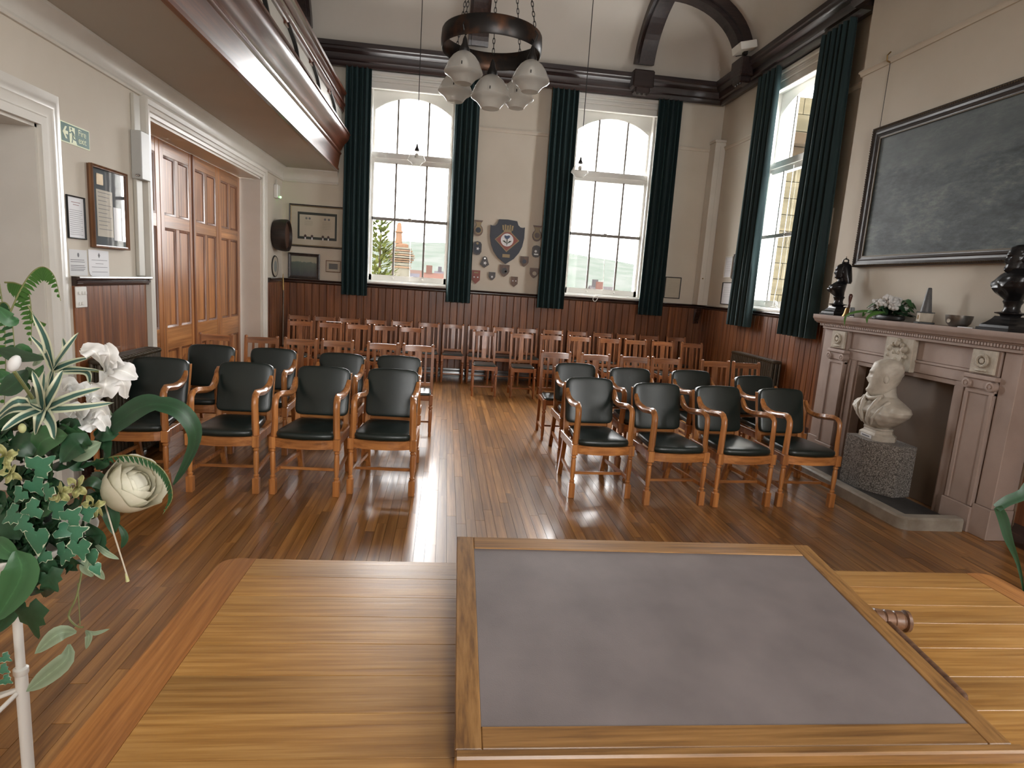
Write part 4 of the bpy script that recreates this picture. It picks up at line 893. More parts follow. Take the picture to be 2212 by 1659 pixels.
crest(0.607, 1.965, 0.15, 0.19, 'kite', 'dark kite shaped crest with white emblem lower left of the shield', CD, (CD, [('star', 0.005, -0.015, 0.035, WH), ('disc', 0.0, 0.06, 0.014, M['silver'])]))
crest(0.475, 1.71, 0.135, 0.225, 'pent', 'red pointed crest with two white hearts by the left curtain', CR, (CR, [('disc', -0.03, 0.0, 0.012, WH), ('disc', 0.03, 0.0, 0.012, WH), ('bar', 0, 0.075, 0.035, CG)]))
crest(0.743, 1.742, 0.11, 0.135, 'heater', 'smallest dark crest with silver charge low between its neighbours', CD, (CD, [('star', 0, -0.01, 0.024, WH)]))
crest(0.945, 1.845, 0.165, 0.20, 'heater', 'brown crest right under the point of the large shield', CW, (CW, [('disc', 0.0, 0.0, 0.05, CD), ('star', 0.02, -0.01, 0.025, WH)]))
crest(1.122, 1.675, 0.115, 0.17, 'pent', 'brown pointed crest with two white hearts, lowest of all', CW, (CW, [('disc', -0.025, 0.015, 0.011, WH), ('disc', 0.025, 0.015, 0.011, WH)]))
crest(1.270, 2.02, 0.14, 0.17, 'heater', 'plain tan shield crest right of the large shield point', CW, (CW, [('disc', 0, 0.0, 0.035, CN)]))
crest(1.452, 2.49, 0.16, 0.26, 'round', 'gilt round topped crest uppermost beside the right curtain', CW, (CG, [('disc', 0, -0.03, 0.045, CW)]))
crest(1.458, 2.20, 0.14, 0.20, 'oval', 'black oval crest below the gilt one on the right', CD, (CD, [('disc', -0.01, 0.0, 0.02, M['silver']), ('bar', 0, -0.05, 0.035, M['silver'])]))
crest(1.448, 1.84, 0.145, 0.17, 'heater', 'brown crest with cream charge low beside the right curtain', CW, (CW, [('disc', 0.005, -0.005, 0.035, M['cream'])]))
e = wall_empty('large_shield', 'back', 0.955, 2.318, 'large navy ship shield with red diamond and thistle roundel', 'shield', 0.002)
P = [(-0.15,0.355),(0.0,0.36),(0.15,0.345),(0.175,0.28),(0.21,0.25),(0.25,0.245),(0.285,0.255),(0.285,0.08),(0.26,-0.06),(0.21,-0.17),(0.13,-0.27),(0,-0.36),(-0.13,-0.27),(-0.21,-0.17),(-0.26,-0.06),(-0.285,0.08),(-0.285,0.255),(-0.25,0.245),(-0.21,0.25),(-0.175,0.28)]
MB().prism(P, lambda p, q, d: (p, d, q), -0.03, 0.0).build('board', CN, e)
def roundq(cx, cz, r, y, n=24): return [(cx+r*math.cos(2*PI*k/n), cz+r*math.sin(2*PI*k/n)) for k in range(n)]
MB().prism([(0,0.215),(0.205,0.03),(0.0,-0.165),(-0.205,0.03)], lambda p, q, d: (p, d, q), -0.036, -0.0302).build('diamond', CG, e)
MB().prism([(0,0.195),(0.185,0.03),(0.0,-0.145),(-0.185,0.03)], lambda p, q, d: (p, d, q), -0.040, -0.0362).build('red_diamond', CR, e)
MB().prism(roundq(0,0.03,0.105,0), lambda p, q, d: (p, d, q), -0.045, -0.0402).build('roundel', WH, e)
MB().prism([(-0.045,0.105),(-0.01,0.095),(0.03,0.108),(0.05,0.085),(0.02,0.05),(-0.02,0.045),(-0.045,0.075)], lambda p, q, d: (p, d, q), -0.049, -0.0452).build('thistle_head', plain('thistle_blue', (0.05,0.075,0.15), 0.5), e)
LG = plain('thistle_green', (0.025,0.04,0.02), 0.5)
MB().prism([(-0.008,0.05),(0.008,0.05),(0.004,-0.06),(-0.004,-0.06)], lambda p, q, d: (p, d, q), -0.049, -0.0452).prism([(-0.005,-0.03),(-0.06,0.0),(-0.075,0.02),(-0.035,0.015)], lambda p, q, d: (p, d, q), -0.049, -0.0452).prism([(0.005,-0.03),(0.06,0.0),(0.075,0.02),(0.035,0.015)], lambda p, q, d: (p, d, q), -0.049, -0.0452).build('thistle_stem', LG, e)
cm = MB().box(-0.065, 0.065, -0.046, -0.0402, 0.155, 0.185)
for k in range(5): x = -0.065+0.0325*k; cm.prism([(x-0.013+0.1*x,0.185),(x+0.013+0.1*x,0.185),(x*1.25+0.014,0.265+0.01*(k % 2)),(x*1.25-0.014,0.265+0.01*(k % 2))], lambda p, q, d: (p, d, q), -0.046, -0.0402)
cm.build('naval_crown', CG, e); MB().cbox(-0.062, 0.062, -0.034, -0.0302, -0.255, -0.20, 0.001).build('nameplate', CG, e)

# ---------------------------------------------------------------- painting over the fireplace
e = wall_empty('oil_painting', 'breast', 4.96, 2.735, 'large dark oil landscape in a heavy beaded frame above the mantelpiece', 'painting', 0.006)
PWd, PH = 2.14, 1.37
frame_box(PWd, PH, 0.062, 0.05, 'f', M['dkframe'], e); frame_box(PWd-0.124, PH-0.124, 0.042, 0.034, 'f', M['dkframe'], e)
gf = MB()
xi, zi = PWd/2-0.166, PH/2-0.166
for a in ((-xi, xi, zi, zi+0.008), (-xi, xi, -zi-0.008, -zi), (-xi-0.008, -xi, -zi, zi), (xi, xi+0.008, -zi, zi)): pass
for (x0, x1, z0, z1) in ((-xi-0.062, xi+0.062, zi+0.055, zi+0.066), (-xi-0.062, xi+0.062, -zi-0.066, -zi-0.055), (-xi-0.066, -xi-0.055, -zi-0.06, zi+0.06), (xi+0.055, xi+0.066, -zi-0.06, zi+0.06)): gf.box(x0, x1, -0.028, -0.018, z0, z1)
gf.build('gilt_slip', plain('worn_gilt', (0.10,0.075,0.045), 0.5, metal=0.3), e)
beads = MB(); oct_ = []
def bead(x, y, z, r=0.010): beads.add([(x+r,y,z),(x-r,y,z),(x,y-r,z),(x,y+r,z),(x,y,z+r),(x,y,z-r)], [(0,2,4),(2,1,4),(1,3,4),(3,0,4),(2,0,5),(1,2,5),(3,1,5),(0,3,5)])
for k in range(92): bead(-PWd/2+0.03+(PWd-0.06)*k/91, -0.050, PH/2-0.016); bead(-PWd/2+0.03+(PWd-0.06)*k/91, -0.050, -PH/2+0.016)
for k in range(58): bead(-PWd/2+0.016, -0.050, -PH/2+0.03+(PH-0.06)*k/57); bead(PWd/2-0.016, -0.050, -PH/2+0.03+(PH-0.06)*k/57)
o = beads.build('bead_moulding', plain('worn_bead', (0.10,0.075,0.05), 0.35), e); o['kind'] = 'stuff'
def oil():
    m, t, p = nm('dark_oil_landscape'); setp(p, (0.06,0.075,0.08), 0.5, spec=0.25); v = coords(t, False, (0.8,1,1.9), False)
    n1 = noise(t, v, 2.4, 9, 0.62); n2 = noise(t, v, 14, 8, 0.75); n3 = noise(t, coords(t, False, (0.5,1,3.0), False), 26, 5, 0.7)
    c1 = ramp(t, n1, [(0.36,(0.026,0.036,0.042)),(0.5,(0.066,0.086,0.095)),(0.64,(0.125,0.150,0.155))]); c2 = ramp(t, n2, [(0.35,(0.55,0.56,0.57)),(0.65,(1.35,1.32,1.25))]); c3 = ramp(t, n3, [(0.4,(0.85,0.85,0.85)),(0.72,(1.25,1.22,1.12))])
    c = mix(t, 1.0, mix(t, 1.0, c1, c2, 'MULTIPLY'), c3, 'MULTIPLY'); sp = t.nodes.new('ShaderNodeSeparateXYZ'); tc = t.nodes.new('ShaderNodeTexCoord'); t.links.new(tc.outputs['Object'], sp.inputs[0])
    ln = noise(t, v, 1.3, 6); ad = t.nodes.new('ShaderNodeMath'); ad.operation = 'MULTIPLY_ADD'; ad.inputs[1].default_value = 1.2; t.links.new(ln, ad.inputs[0]); t.links.new(sp.outputs['Z'], ad.inputs[2])
    s = ramp(t, ad.outputs[0], [(0.72,(0,0,0)),(0.80,(0.7,0.7,0.7)),(1.0,(1,1,1))]); c = mix(t, s, c, mix(t, 0.55, c, (0.13,0.155,0.16))); t.links.new(c, p.inputs['Base Color']); bump(t, p, n2, 0.3, 0.004); return m
flat(-xi-0.058, xi+0.058, -zi-0.058, zi+0.058, -0.012, 'canvas', oil(), e)
MB().tube([(1.02, -0.01, PH/2), (1.02, -0.008, PH/2+0.65)], 0.003, 5).tube([(-1.02, -0.01, PH/2), (-1.02, -0.008, PH/2+0.65)], 0.003, 5).build('hanging_wire', M['iron'], e)
for x in (-1.02, 1.02): MB().tube([(x, -0.01, PH/2+0.62), (x, -0.045, PH/2+0.63), (x, -0.05, PH/2+0.68), (x, -0.02, PH/2+0.715)], 0.007, 6).build('picture_hook', M['brass'], e)

# ---------------------------------------------------------------- fireplace (local frame: +x along the wall towards the camera, -y into the room)
FY = 4.97; FX = XC
fp = empty('fireplace', (FX, FY, 0), -PI/2, 'mauve stone fireplace with pilasters and pale carved plaques on the chimney breast', 'fireplace')
S = M['stone']
d0 = 0.0
def fb(x0, x1, y0, y1, z0, z1, name, mat=S, c=0.004, par=fp): return MB().cbox(x0, x1, y0, y1, z0, z1, c).build(name, mat, par)
for s in (-1, 1):
    def X(a, b): return (a, b) if s > 0 else (-b, -a)
    fb(*X(1.00, 1.14), -0.185, -0.001, 0.236, 1.394, 'outer_pier'); fb(*X(0.99, 1.15), -0.20, -0.001, 0.0, 0.235, 'pier_plinth')
    fb(*X(0.735, 0.985), -0.195, -0.001, 0.20, 1.20, 'pilaster'); fb(*X(0.72, 0.995), -0.215, -0.001, 0.0, 0.20, 'pilaster_plinth')
    pm = MB()
    for xa, xb in (X(0.735, 0.770), X(0.950, 0.985)): pm.cbox(xa, xb, -0.207, -0.194, 0.205, 1.06, 0.004)
    pm.build('pilaster_fillet', S, fp)
    cap = MB().cbox(*X(0.715, 1.005), -0.225, -0.001, 1.165, 1.20, 0.008).cbox(*X(0.735, 0.985), -0.205, -0.001, 1.055, 1.085, 0.006)
    for u in (0.755, 0.965):
        uu = s*u; cap.lathe([(0.0,-0.228),(0.012,-0.228),(0.014,-0.222),(0.022,-0.222),(0.024,-0.228),(0.036,-0.226),(0.038,-0.21),(0.038,-0.15)], (uu, 0, 1.125), 16, 'y')
    cap.box(*X(0.755, 0.965), -0.21, -0.15, 1.10, 1.165); cap.build('ionic_capital', S, fp, smooth=35)
    fb(*X(0.735, 0.985), -0.195, -0.001, 1.2005, 1.394, 'frieze_block')
    pq = empty('carved_plaque', (s*0.86, -0.1955, 1.30)); pq.parent = fp
    MB().cbox(-0.105, 0.105, -0.022, 0.0, -0.088, 0.088, 0.004).build('tablet', M['relief'], pq)
    ro = MB(); R0 = 0.042
    for k in range(24):
        t = 2*PI*k/24; ro.sphere((R0*math.cos(t), -0.028, R0*math.sin(t)+0.008), 0.013, 6, 5)
    ro.lathe([(0.018,-0.038),(0.022,-0.024)], (0, 0, 0.008), 12, 'y'); ro.cbox(-0.05, 0.05, -0.032, -0.020, -0.072, -0.058, 0.003)
    ro.build('wreath', M['relief'], pq, smooth=60)
    fb(*X(0.60, 0.734), -0.165, -0.001, 0.0, 1.118, 'inner_jamb'); fb(*X(0.575, 0.599), -0.15, -0.001, 0.0, 1.074, 'reveal_bead')
    fb(*X(0.675, 0.70), -0.178, -0.1655, 0.02, 1.115, 'jamb_fillet')
fb(-0.598, 0.598, -0.15, -0.001, 1.075, 1.117, 'lintel_bead'); fb(-0.734, 0.734, -0.165, -0.001, 1.1185, 1.204, 'lintel')
fb(-0.734, 0.734, -0.178, -0.001, 1.2045, 1.225, 'lintel_fillet'); fb(-0.734, 0.734, -0.16, -0.001, 1.2255, 1.394, 'frieze_panel')
fb(-1.145, 1.145, -0.215, -0.001, 1.395, 1.4235, 'bed_mould')
dn = MB()
for k in range(88): x = -1.16+2.32*k/87; dn.box(x-0.008, x+0.008, -0.235, -0.20, 1.425, 1.447)
o = dn.build('dentil_band', S, fp); o['kind'] = 'stuff'
fb(-1.16, 1.16, -0.225, -0.001, 1.424, 1.45, 'dentil_backing')
mb = MB(); pf = [(0.0,1.45),(-0.235,1.45),(-0.245,1.462),(-0.262,1.468),(-0.27,1.485),(-0.28,1.495),(-0.285,1.505),(-0.285,1.54),(0.0,1.54)]
mb.loft([[(x, y, z) for y, z in pf] for x in (-1.235, 1.27)]); mb.build('mantel_shelf', S, fp, smooth=30)
kp = empty('armorial_keystone', (-0.01, -0.165, 1.25)); kp.parent = fp
MB().cbox(-0.17, 0.17, -0.05, 0.0, -0.14, 0.15, 0.006).build('tablet', M['relief'], kp)
arm = MB(); arm.prism([(-0.075,0.055),(0.075,0.055),(0.08,-0.02),(0.05,-0.09),(0,-0.115),(-0.05,-0.09),(-0.08,-0.02)], lambda a, b, d: (a, d, b), -0.072, -0.05)
for x, z, r in ((0,0.10,0.03),(0,0.13,0.018),(-0.085,0.05,0.03),(0.085,0.05,0.03),(-0.1,-0.01,0.02),(0.1,-0.01,0.02),(-0.03,0.02,0.022),(0.03,0.02,0.022),(0,-0.05,0.028),(0.055,0.085,0.02),(-0.055,0.085,0.02),(-0.06,-0.1,0.018),(0.06,-0.1,0.018)): arm.sphere((x, -0.062, z), r, 10, 8)
arm.cbox(-0.06, 0.06, -0.07, -0.04, -0.175, -0.135, 0.01); arm.build('coat_of_arms', M['relief'], kp, smooth=50)
MB().box(-0.66, 0.66, -0.06, -0.03, 0.005, 1.14).build('fire_board', M['fireback'], fp)
# hearth with raised kerb
ht = empty('hearth', (FX, FY, 0), -PI/2, 'dark slate hearth with worn marble kerb in front of the fireplace', 'hearth')
MB().box(-0.93, 0.93, -0.62, -0.232, 0.0, 0.05).build('slate_slab', M['slate'], ht)
def kerb_path():
    r = 0.09; P = [(-0.99, -0.24), (-0.99, -0.75+r)]
    P += [(-0.99+r-r*math.cos(t), -0.75+r-r*math.sin(t)) for t in [k*PI/12 for k in range(1, 7)]]
    P += [(0.99-r+r*math.sin(t), -0.75+r-r*math.cos(t)) for t in [k*PI/12 for k in range(0, 7)]]; P += [(0.99, -0.24)]
    return P
kb = MB(); sec = [(-0.0,0.0),(0.0,0.085),(0.012,0.10),(0.085,0.10),(0.10,0.09),(0.10,0.0)]
P = kerb_path(); rings = []
for i, p in enumerate(P):
    a = P[max(i-1, 0)]; b = P[min(i+1, len(P)-1)]; tx, ty = b[0]-a[0], b[1]-a[1]; l = math.hypot(tx, ty); nx, ny = -ty/l, tx/l
    rings.append([(p[0]+nx*u, p[1]+ny*u, z) for u, z in sec])
kb.loft(rings); kb.build('kerb', M['kerb'], ht, smooth=30)

# ---------------------------------------------------------------- busts
def ringstack(levels, n=40, disp=None):
    """levels: (z, cx, cy, rx, ry, e) cross sections"""
    rings = []
    for z, cx, cy, rx, ry, e in levels:
        ring = []
        for i in range(n):
            t = 2*PI*i/n; c, s = math.cos(t), math.sin(t); pw = lambda v: math.copysign(abs(v)**e, v)
            p = Vector((cx+rx*pw(c), cy+ry*pw(s), z))
            if disp: p = disp(p, t)
            ring.append(tuple(p))
        rings.append(ring)
    return rings
def interp(levels, k=4):
    out = []
    for a, b in zip(levels[:-1], levels[1:]):
        for j in range(k): u = j/k; u = u*u*(3-2*u)*0.5+u*0.5; out.append(tuple(x+(y-x)*u for x, y in zip(a, b)))
    out.append(levels[-1]); return out
def g(v, c, w): return math.exp(-((v-c)/w)**2)
def head_mesh(h, beard=False, curls=0.0, seed=1, hair_back=0.0, yaw=0.0):
    """head looking along -y, chin near z=0, crown near z=h; returns MB"""
    s = h/0.25; lv = [(-0.03,0,-0.030,0.026,0.03,1.0),(0.0,0,-0.018,0.050,0.060,0.95),(0.03,0,-0.012,0.063,0.074,0.92),(0.07,0,-0.002,0.071,0.086,0.92),(0.11,0,0.002,0.076,0.094,0.95),(0.15,0,0.006,0.080,0.100,1.0),(0.19,0,0.010,0.077,0.096,1.0),(0.22,0,0.012,0.063,0.078,1.0),(0.24,0,0.014,0.040,0.05,1.0),(0.249,0,0.014,0.012,0.016,1.0)]
    if not beard: lv = [(0.0,0,0.0,0.045,0.050,0.95)] + lv[2:]
    def disp(p, t):
        x, y, z = p; fr = max(0.0, -math.sin(t)); F = min(1.0, max(0.0, (fr-0.25)*2.2)); d = 0.0
        d -= 0.020*g(z,0.097,0.011)*g(x,0,0.013) + 0.009*g(z,0.118,0.018)*g(x,0,0.010)
        d += 0.013*(g(x,-0.031,0.014)+g(x,0.031,0.014))*g(z,0.134,0.011)
        d -= 0.007*g(z,0.153,0.012)*g(abs(x),0.024,0.026)
        d += 0.005*g(z,0.066,0.004)*g(x,0,0.022); d -= 0.004*(g(z,0.057,0.006)+g(z,0.076,0.006))*g(x,0,0.018)
        d -= 0.007*g(z,0.022,0.014)*g(x,0,0.022)
        y += d*F
        if beard:
            bz_ = g(z,0.015,0.045); tex = 0.004*(math.sin(70*x+90*z)+math.sin(110*x-60*z+1))
            y -= F*bz_*(0.010+tex)*g(x,0,0.06); x *= 1+0.10*bz_+0.6*bz_*tex
            y -= F*0.007*g(z,0.080,0.008)*g(abs(x),0.016,0.018)
        if curls and (fr < 0.45 or z > 0.20):
            k_ = curls*(0.045+0.05*(math.sin(8*t+z*95)+math.sin(11*t-z*130+seed))*0.5)*min(1, max(0, (z-0.05)/0.06)); x *= 1+k_; y = 0.008+(y-0.008)*(1+k_)
        return Vector((x, y, z))
    rings = ringstack(interp(lv, 4), 48, disp); mb = MB(); mb.loft(rings)
    for sx in (-1, 1): mb.superq((sx*0.079, 0.012, 0.112), (0.010, 0.018, 0.030), 1, 1, 8, 6)
    mb.xf(Matrix.Scale(s, 4)); 
    if yaw: mb.xf(rot('Z', yaw))
    return mb
# white marble bust on a granite pedestal
pd = empty('granite_pedestal', (3.905, 4.86, 0.05), 0, 'grey speckled granite pedestal standing in front of the fireplace opening', 'pedestal')
MB().prism([(-0.175,0.20),(-0.175,-0.06),(-0.02,-0.29),(0.155,-0.26),(0.165,0.20)], lambda a, b, d: (a, b, d), 0.0, 0.445).build('block', M['granite'], pd)
bz = 0.496
bu = empty('marble_bust', (3.895, 4.88, bz), math.radians(-93), 'white marble bust of a bearded man in coat on the granite pedestal', 'bust')
soc = MB()
def octo(w, d, ch): return [(-w,-d+ch),(-w+ch,-d),(w-ch,-d),(w,-d+ch),(w,d-ch),(w-ch,d),(-w+ch,d),(-w,d-ch)]
def ost(levels):
    m_ = MB(); m_.loft([[(x, y, z) for x, y in octo(w, d, c)] for z, w, d, c in levels]); return m_
ost([(0,0.150,0.105,0.045),(0.045,0.150,0.105,0.045),(0.052,0.140,0.097,0.04),(0.062,0.122,0.085,0.036),(0.085,0.115,0.08,0.034),(0.094,0.12,0.084,0.034),(0.108,0.12,0.084,0.034)]).build('socle', M['marble'], bu)
MB().cbox(-0.075, 0.075, -0.1085, -0.1055, 0.008, 0.038, 0.0008).build('name_label', M['paper'], bu); lines(bu, [(-0.05, 0.05, 0.023)], -0.1088, None, 0.010)
def drape(p, t):
    x, y, z = p; fr = max(0.0, -math.sin(t))
    k = (0.011*math.sin(14*x/0.2+26*z) + 0.007*math.sin(31*x/0.2-40*z))*(0.35+0.65*min(1, max(0, (z-0.1)/0.2)))
    y -= fr*k*0.9; y += 0.020*g(x-0.25*(z-0.25), 0.0, 0.035)*fr - 0.016*(g(x-0.30*(z-0.25), 0.055, 0.02)+g(x+0.30*(z-0.25), -0.055, 0.02))*fr
    return Vector((x, y, z))
lv = [(0.104,0,0.0,0.10,0.065,0.9),(0.120,0,-0.004,0.115,0.085,0.85),(0.15,0,-0.012,0.17,0.115,0.8),(0.20,0,-0.014,0.245,0.135,0.8),(0.25,0,-0.010,0.305,0.145,0.85),(0.285,0,0.0,0.325,0.14,0.9),(0.315,0,0.008,0.30,0.13,0.95),(0.345,0,0.012,0.225,0.115,1),(0.37,0,0.012,0.15,0.10,1),(0.39,0,0.010,0.10,0.09,1),(0.43,0,0.004,0.085,0.085,1),(0.48,0,0.0,0.082,0.084,1)]
tor = MB(); tor.loft(ringstack(interp(lv, 4), 64, drape))
tor.tube([(-0.10,-0.075,0.40),(-0.05,-0.115,0.372),(0,-0.128,0.362),(0.05,-0.115,0.372),(0.10,-0.075,0.40)], 0.018, 8)
for sg in (-1, 1):
    tor.tube([(sg*0.085,-0.088,0.395),(sg*0.075,-0.128,0.33),(sg*0.055,-0.150,0.25),(sg*0.03,-0.142,0.17),(sg*0.015,-0.11,0.125)], [0.016,0.020,0.022,0.018,0.012], 8)
    tor.tube([(sg*0.17,-0.06,0.36),(sg*0.15,-0.13,0.28),(sg*0.10,-0.145,0.20),(sg*0.06,-0.12,0.14)], [0.012,0.015,0.014,0.01], 8)
hd_ = head_mesh(0.315, True, 0.9, 3, yaw=-36); hd_.xf(T(0, -0.022, 0.405))
tor.add(hd_.v, hd_.f); tor.build('figure', M['marble'], bu, smooth=60)

# bronze busts on the mantel
MZ = 1.5405
def bronze(label, y, rz, queen):
    b = empty('bronze_bust', (4.105, y, MZ), math.radians(-90), label, 'bust'); TW = rot('Z', rz+90)
    def sq(levels):
        m_ = MB(); m_.loft([[(-w,-w,z),(w,-w,z),(w,w,z),(-w,w,z)] for z, w in levels]); return m_
    sq([(0,0.118),(0.018,0.118),(0.02,0.108),(0.036,0.104),(0.05,0.086),(0.075,0.066),(0.095,0.056)]).build('square_base', M['bronze'], b)
    MB().lathe([(0.052,0.095),(0.058,0.105),(0.085,0.112),(0.087,0.118),(0.05,0.126),(0.042,0.145),(0.045,0.17),(0.056,0.19),(0.05,0.20)], (0,0,0), 24).build('turned_stem', M['bronze'], b, smooth=40)
    def fold(p, t):
        x, y_, z = p; fr = max(0, -math.sin(t)); return Vector((x, y_-fr*(0.010*math.sin(60*z+40*x)+0.007*math.sin(95*x-30*z))*g(z,0.28,0.07), z))
    if queen: lv = [(0.19,0,0,0.045,0.042,1),(0.215,0,-0.01,0.062,0.055,0.9),(0.245,0,-0.028,0.088,0.072,0.9),(0.275,0,-0.034,0.112,0.082,0.85),(0.30,0,-0.028,0.120,0.078,0.85),(0.322,0,-0.014,0.108,0.068,0.95),(0.34,0,0.0,0.072,0.055,1),(0.355,0,0.004,0.042,0.042,1),(0.385,0,0.002,0.036,0.038,1),(0.42,0,-0.004,0.036,0.038,1)]
    else: lv = [(0.19,0,0,0.05,0.045,1),(0.21,0,-0.005,0.07,0.055,0.9),(0.24,0,-0.015,0.11,0.075,0.85),(0.275,0,-0.020,0.145,0.09,0.8),(0.31,0,-0.018,0.160,0.092,0.8),(0.34,0,-0.012,0.157,0.085,0.85),(0.362,0,-0.004,0.135,0.075,0.9),(0.38,0,0.002,0.095,0.062,1),(0.395,0,0.004,0.058,0.052,1),(0.43,0,-0.002,0.048,0.048,1)]
    t_ = MB(); t_.loft(ringstack(interp(lv, 4), 40, fold))
    h = head_mesh(0.165 if queen else 0.175, not queen, 1.0 if not queen else 0.2, 5); h.xf(T(0, -0.012, 0.375)); t_.add(h.v, h.f)
    t_.xf(TW).build('figure', M['bronze'], b, smooth=60)
    if queen:
        v_ = MB(); v_.loft(ringstack([(0.335,0,0.055,0.075,0.035,0.9),(0.36,0,0.052,0.078,0.046,0.9),(0.42,0,0.036,0.072,0.055,1),(0.48,0,0.022,0.066,0.058,1),(0.52,0,0.016,0.054,0.055,1),(0.545,0,0.014,0.03,0.032,1)], 28)); v_.xf(TW).build('veil', M['bronze'], b, smooth=60)
        cr = MB().lathe([(0.030,0.535),(0.034,0.545),(0.034,0.556),(0.028,0.556)], (0,0.012,0), 16)
        for k in range(4):
            a = k*PI/2+PI/4; cr.tube([(0.03*math.cos(a), 0.012+0.03*math.sin(a), 0.552), (0.034*math.cos(a), 0.012+0.034*math.sin(a), 0.572), (0.018*math.cos(a), 0.012+0.018*math.sin(a), 0.585), (0, 0.012, 0.582)], 0.005, 6)
        cr.sphere((0, 0.012, 0.592), 0.008, 8, 6).sphere((0, 0.012, 0.606), 0.005, 8, 6); cr.xf(TW).build('crown', M['bronze'], b, smooth=50)
    if not queen: b.scale = (1.14, 1.14, 1.14)
    return b
bronze('black bronze bust of a crowned veiled woman at the far mantel end', 6.02, -118, True)
bronze('black bronze bust of a curly haired man at the near mantel end', 4.03, -118, False)
# hand bell, small picture, flowers, cone trophy, bowl, card
e = empty('hand_bell', (4.06, 5.775, MZ), 0, 'brass hand bell with dark turned wooden handle beside the crowned bust', 'bell')
MB().lathe([(0.052,0.0),(0.05,0.008),(0.04,0.03),(0.033,0.07),(0.028,0.085),(0.010,0.095)], (0,0,0), 20).build('bell_cup', M['brass'], e, smooth=40)
MB().lathe([(0.008,0.094),(0.012,0.105),(0.009,0.13),(0.014,0.16),(0.019,0.195),(0.020,0.21),(0.014,0.225),(0.004,0.23)], (0,0,0), 14).build('handle', wood('bell_handle', (0.06,0.018,0.010), (0.1,0.03,0.018), 'z', 0.35), e, smooth=50)
e = empty('small_trophy', (4.02, 5.665, MZ), math.radians(-115), 'small dark cube award with a white disc beside the bell', 'award')
MB().cbox(-0.04, 0.04, -0.022, 0.022, 0.0, 0.012, 0.003).build('base', M['silver'], e); MB().cbox(-0.036, 0.036, -0.018, 0.018, 0.012, 0.095, 0.004).build('block', M['slate'], e); MB().lathe([(0.014,-0.0205),(0.014,-0.0182)], (0,0,0.04), 14, 'y').build('disc', M['paper'], e)
e = empty('leaning_card', (4.185, 5.50, MZ), math.radians(-92), 'dark small picture leaning on the wall behind the mantel flowers', 'picture')
MB().cbox(-0.085, 0.085, -0.006, 0.006, 0.0, 0.13, 0.002).xf(rot('X', -12)).build('card', M['dkframe'], e); MB().box(-0.07, 0.07, -0.0085, -0.0062, 0.015, 0.115).xf(rot('X', -12)).build('print', M['fireback'], e)
e = empty('cone_trophy', (4.08, 4.795, MZ), math.radians(-115), 'grey stone cone trophy on a pale square plinth on the mantel', 'trophy')
MB().cbox(-0.062, 0.062, -0.062, 0.062, 0.0, 0.014, 0.003).build('base', M['black'], e); MB().cbox(-0.050, 0.050, -0.050, 0.050, 0.014, 0.092, 0.004).build('plinth', M['relief'], e); MB().cbox(-0.055, 0.055, -0.055, 0.055, 0.092, 0.100, 0.002).build('collar', M['black'], e)
MB().lathe([(0.044,0.100),(0.040,0.125),(0.016,0.30),(0.011,0.305),(0.0,0.306)], (0,0,0), 20).build('cone', mottled('grey_stone', (0.075,0.075,0.08), (0.11,0.11,0.11), 0.5, 30), e, smooth=40); MB().cbox(-0.015, 0.015, -0.0525, -0.0502, 0.035, 0.07, 0.001).build('plate', M['brass'], e)
e = empty('silver_bowl', (4.09, 4.455, MZ), 0, 'tarnished silver bowl standing on the mantel before the near bust', 'bowl')
MB().lathe([(0.03,0.0),(0.06,0.004),(0.082,0.03),(0.092,0.07),(0.094,0.092),(0.090,0.092),(0.080,0.04),(0.05,0.012),(0.0,0.010)], (0,0,0), 28).build('body', M['silver'], e, smooth=50); MB().prism(roundq(0,0.045,0.016,0,12), lambda a, b, d: (d, a, b), -0.092, -0.086).build('badge', M['relief'], e)
e = MB().box(-0.05, 0.05, -0.07, 0.07, 0.0, 0.006).build('white_card', M['paper']); e.location = (4.06, 4.30, MZ); tag(e, 'flat white card lying on the mantel beside the silver bowl', 'card')

# ---------------------------------------------------------------- leaves
def leaf(name, pts, w, mat, parent, nrm=(0,-1,0.3), fold=0.12, shape=None, wave=0.0, th=0.0):
    """blade along pts (parent space); w half width; nrm the face direction"""
    P = [Vector(p) for p in pts]; n = len(P); mb = MB(); mb.uv = []; nr = Vector(nrm).normalized(); N5 = 5
    for i, p in enumerate(P):
        t = (P[min(i+1, n-1)]-P[max(i-1, 0)]).normalized(); s = t.cross(nr)
        if s.length < 1e-4: s = t.cross(Vector((1,0,0.2)))
        s.normalize(); nn = s.cross(t); u = i/(n-1)
        ww = w*(shape(u) if shape else math.sin(PI*min(1, max(0.02, u)))**0.75)
        for k in range(N5):
            a = -1+2*k/(N5-1); z = fold*w*(abs(a)) + wave*w*math.sin(u*14+a*2)*abs(a)
            mb.v.append(tuple(p + s*(a*ww) + nn*z)); mb.uv.append((0.5+a*0.5, u))
    for i in range(n-1):
        for k in range(N5-1): mb.f.append((i*N5+k, i*N5+k+1, (i+1)*N5+k+1, (i+1)*N5+k))
    return mb.build(name, mat, parent, smooth=80, fixn=False)
def curve(pts, n=10):    # Catmull-Rom through points
    P = [Vector(p) for p in pts]; P = [P[0]*2-P[1]] + P + [P[-1]*2-P[-2]]; out = []
    segs = len(P)-3
    for i in range(n+1):
        x = i/n*segs; k = min(int(x), segs-1); u = x-k; a, b, c, d = P[k:k+4]
        out.append(0.5*((2*b)+(c-a)*u+(2*a-5*b+4*c-d)*u*u+(3*b-a-3*c+d)*u*u*u))
    return out
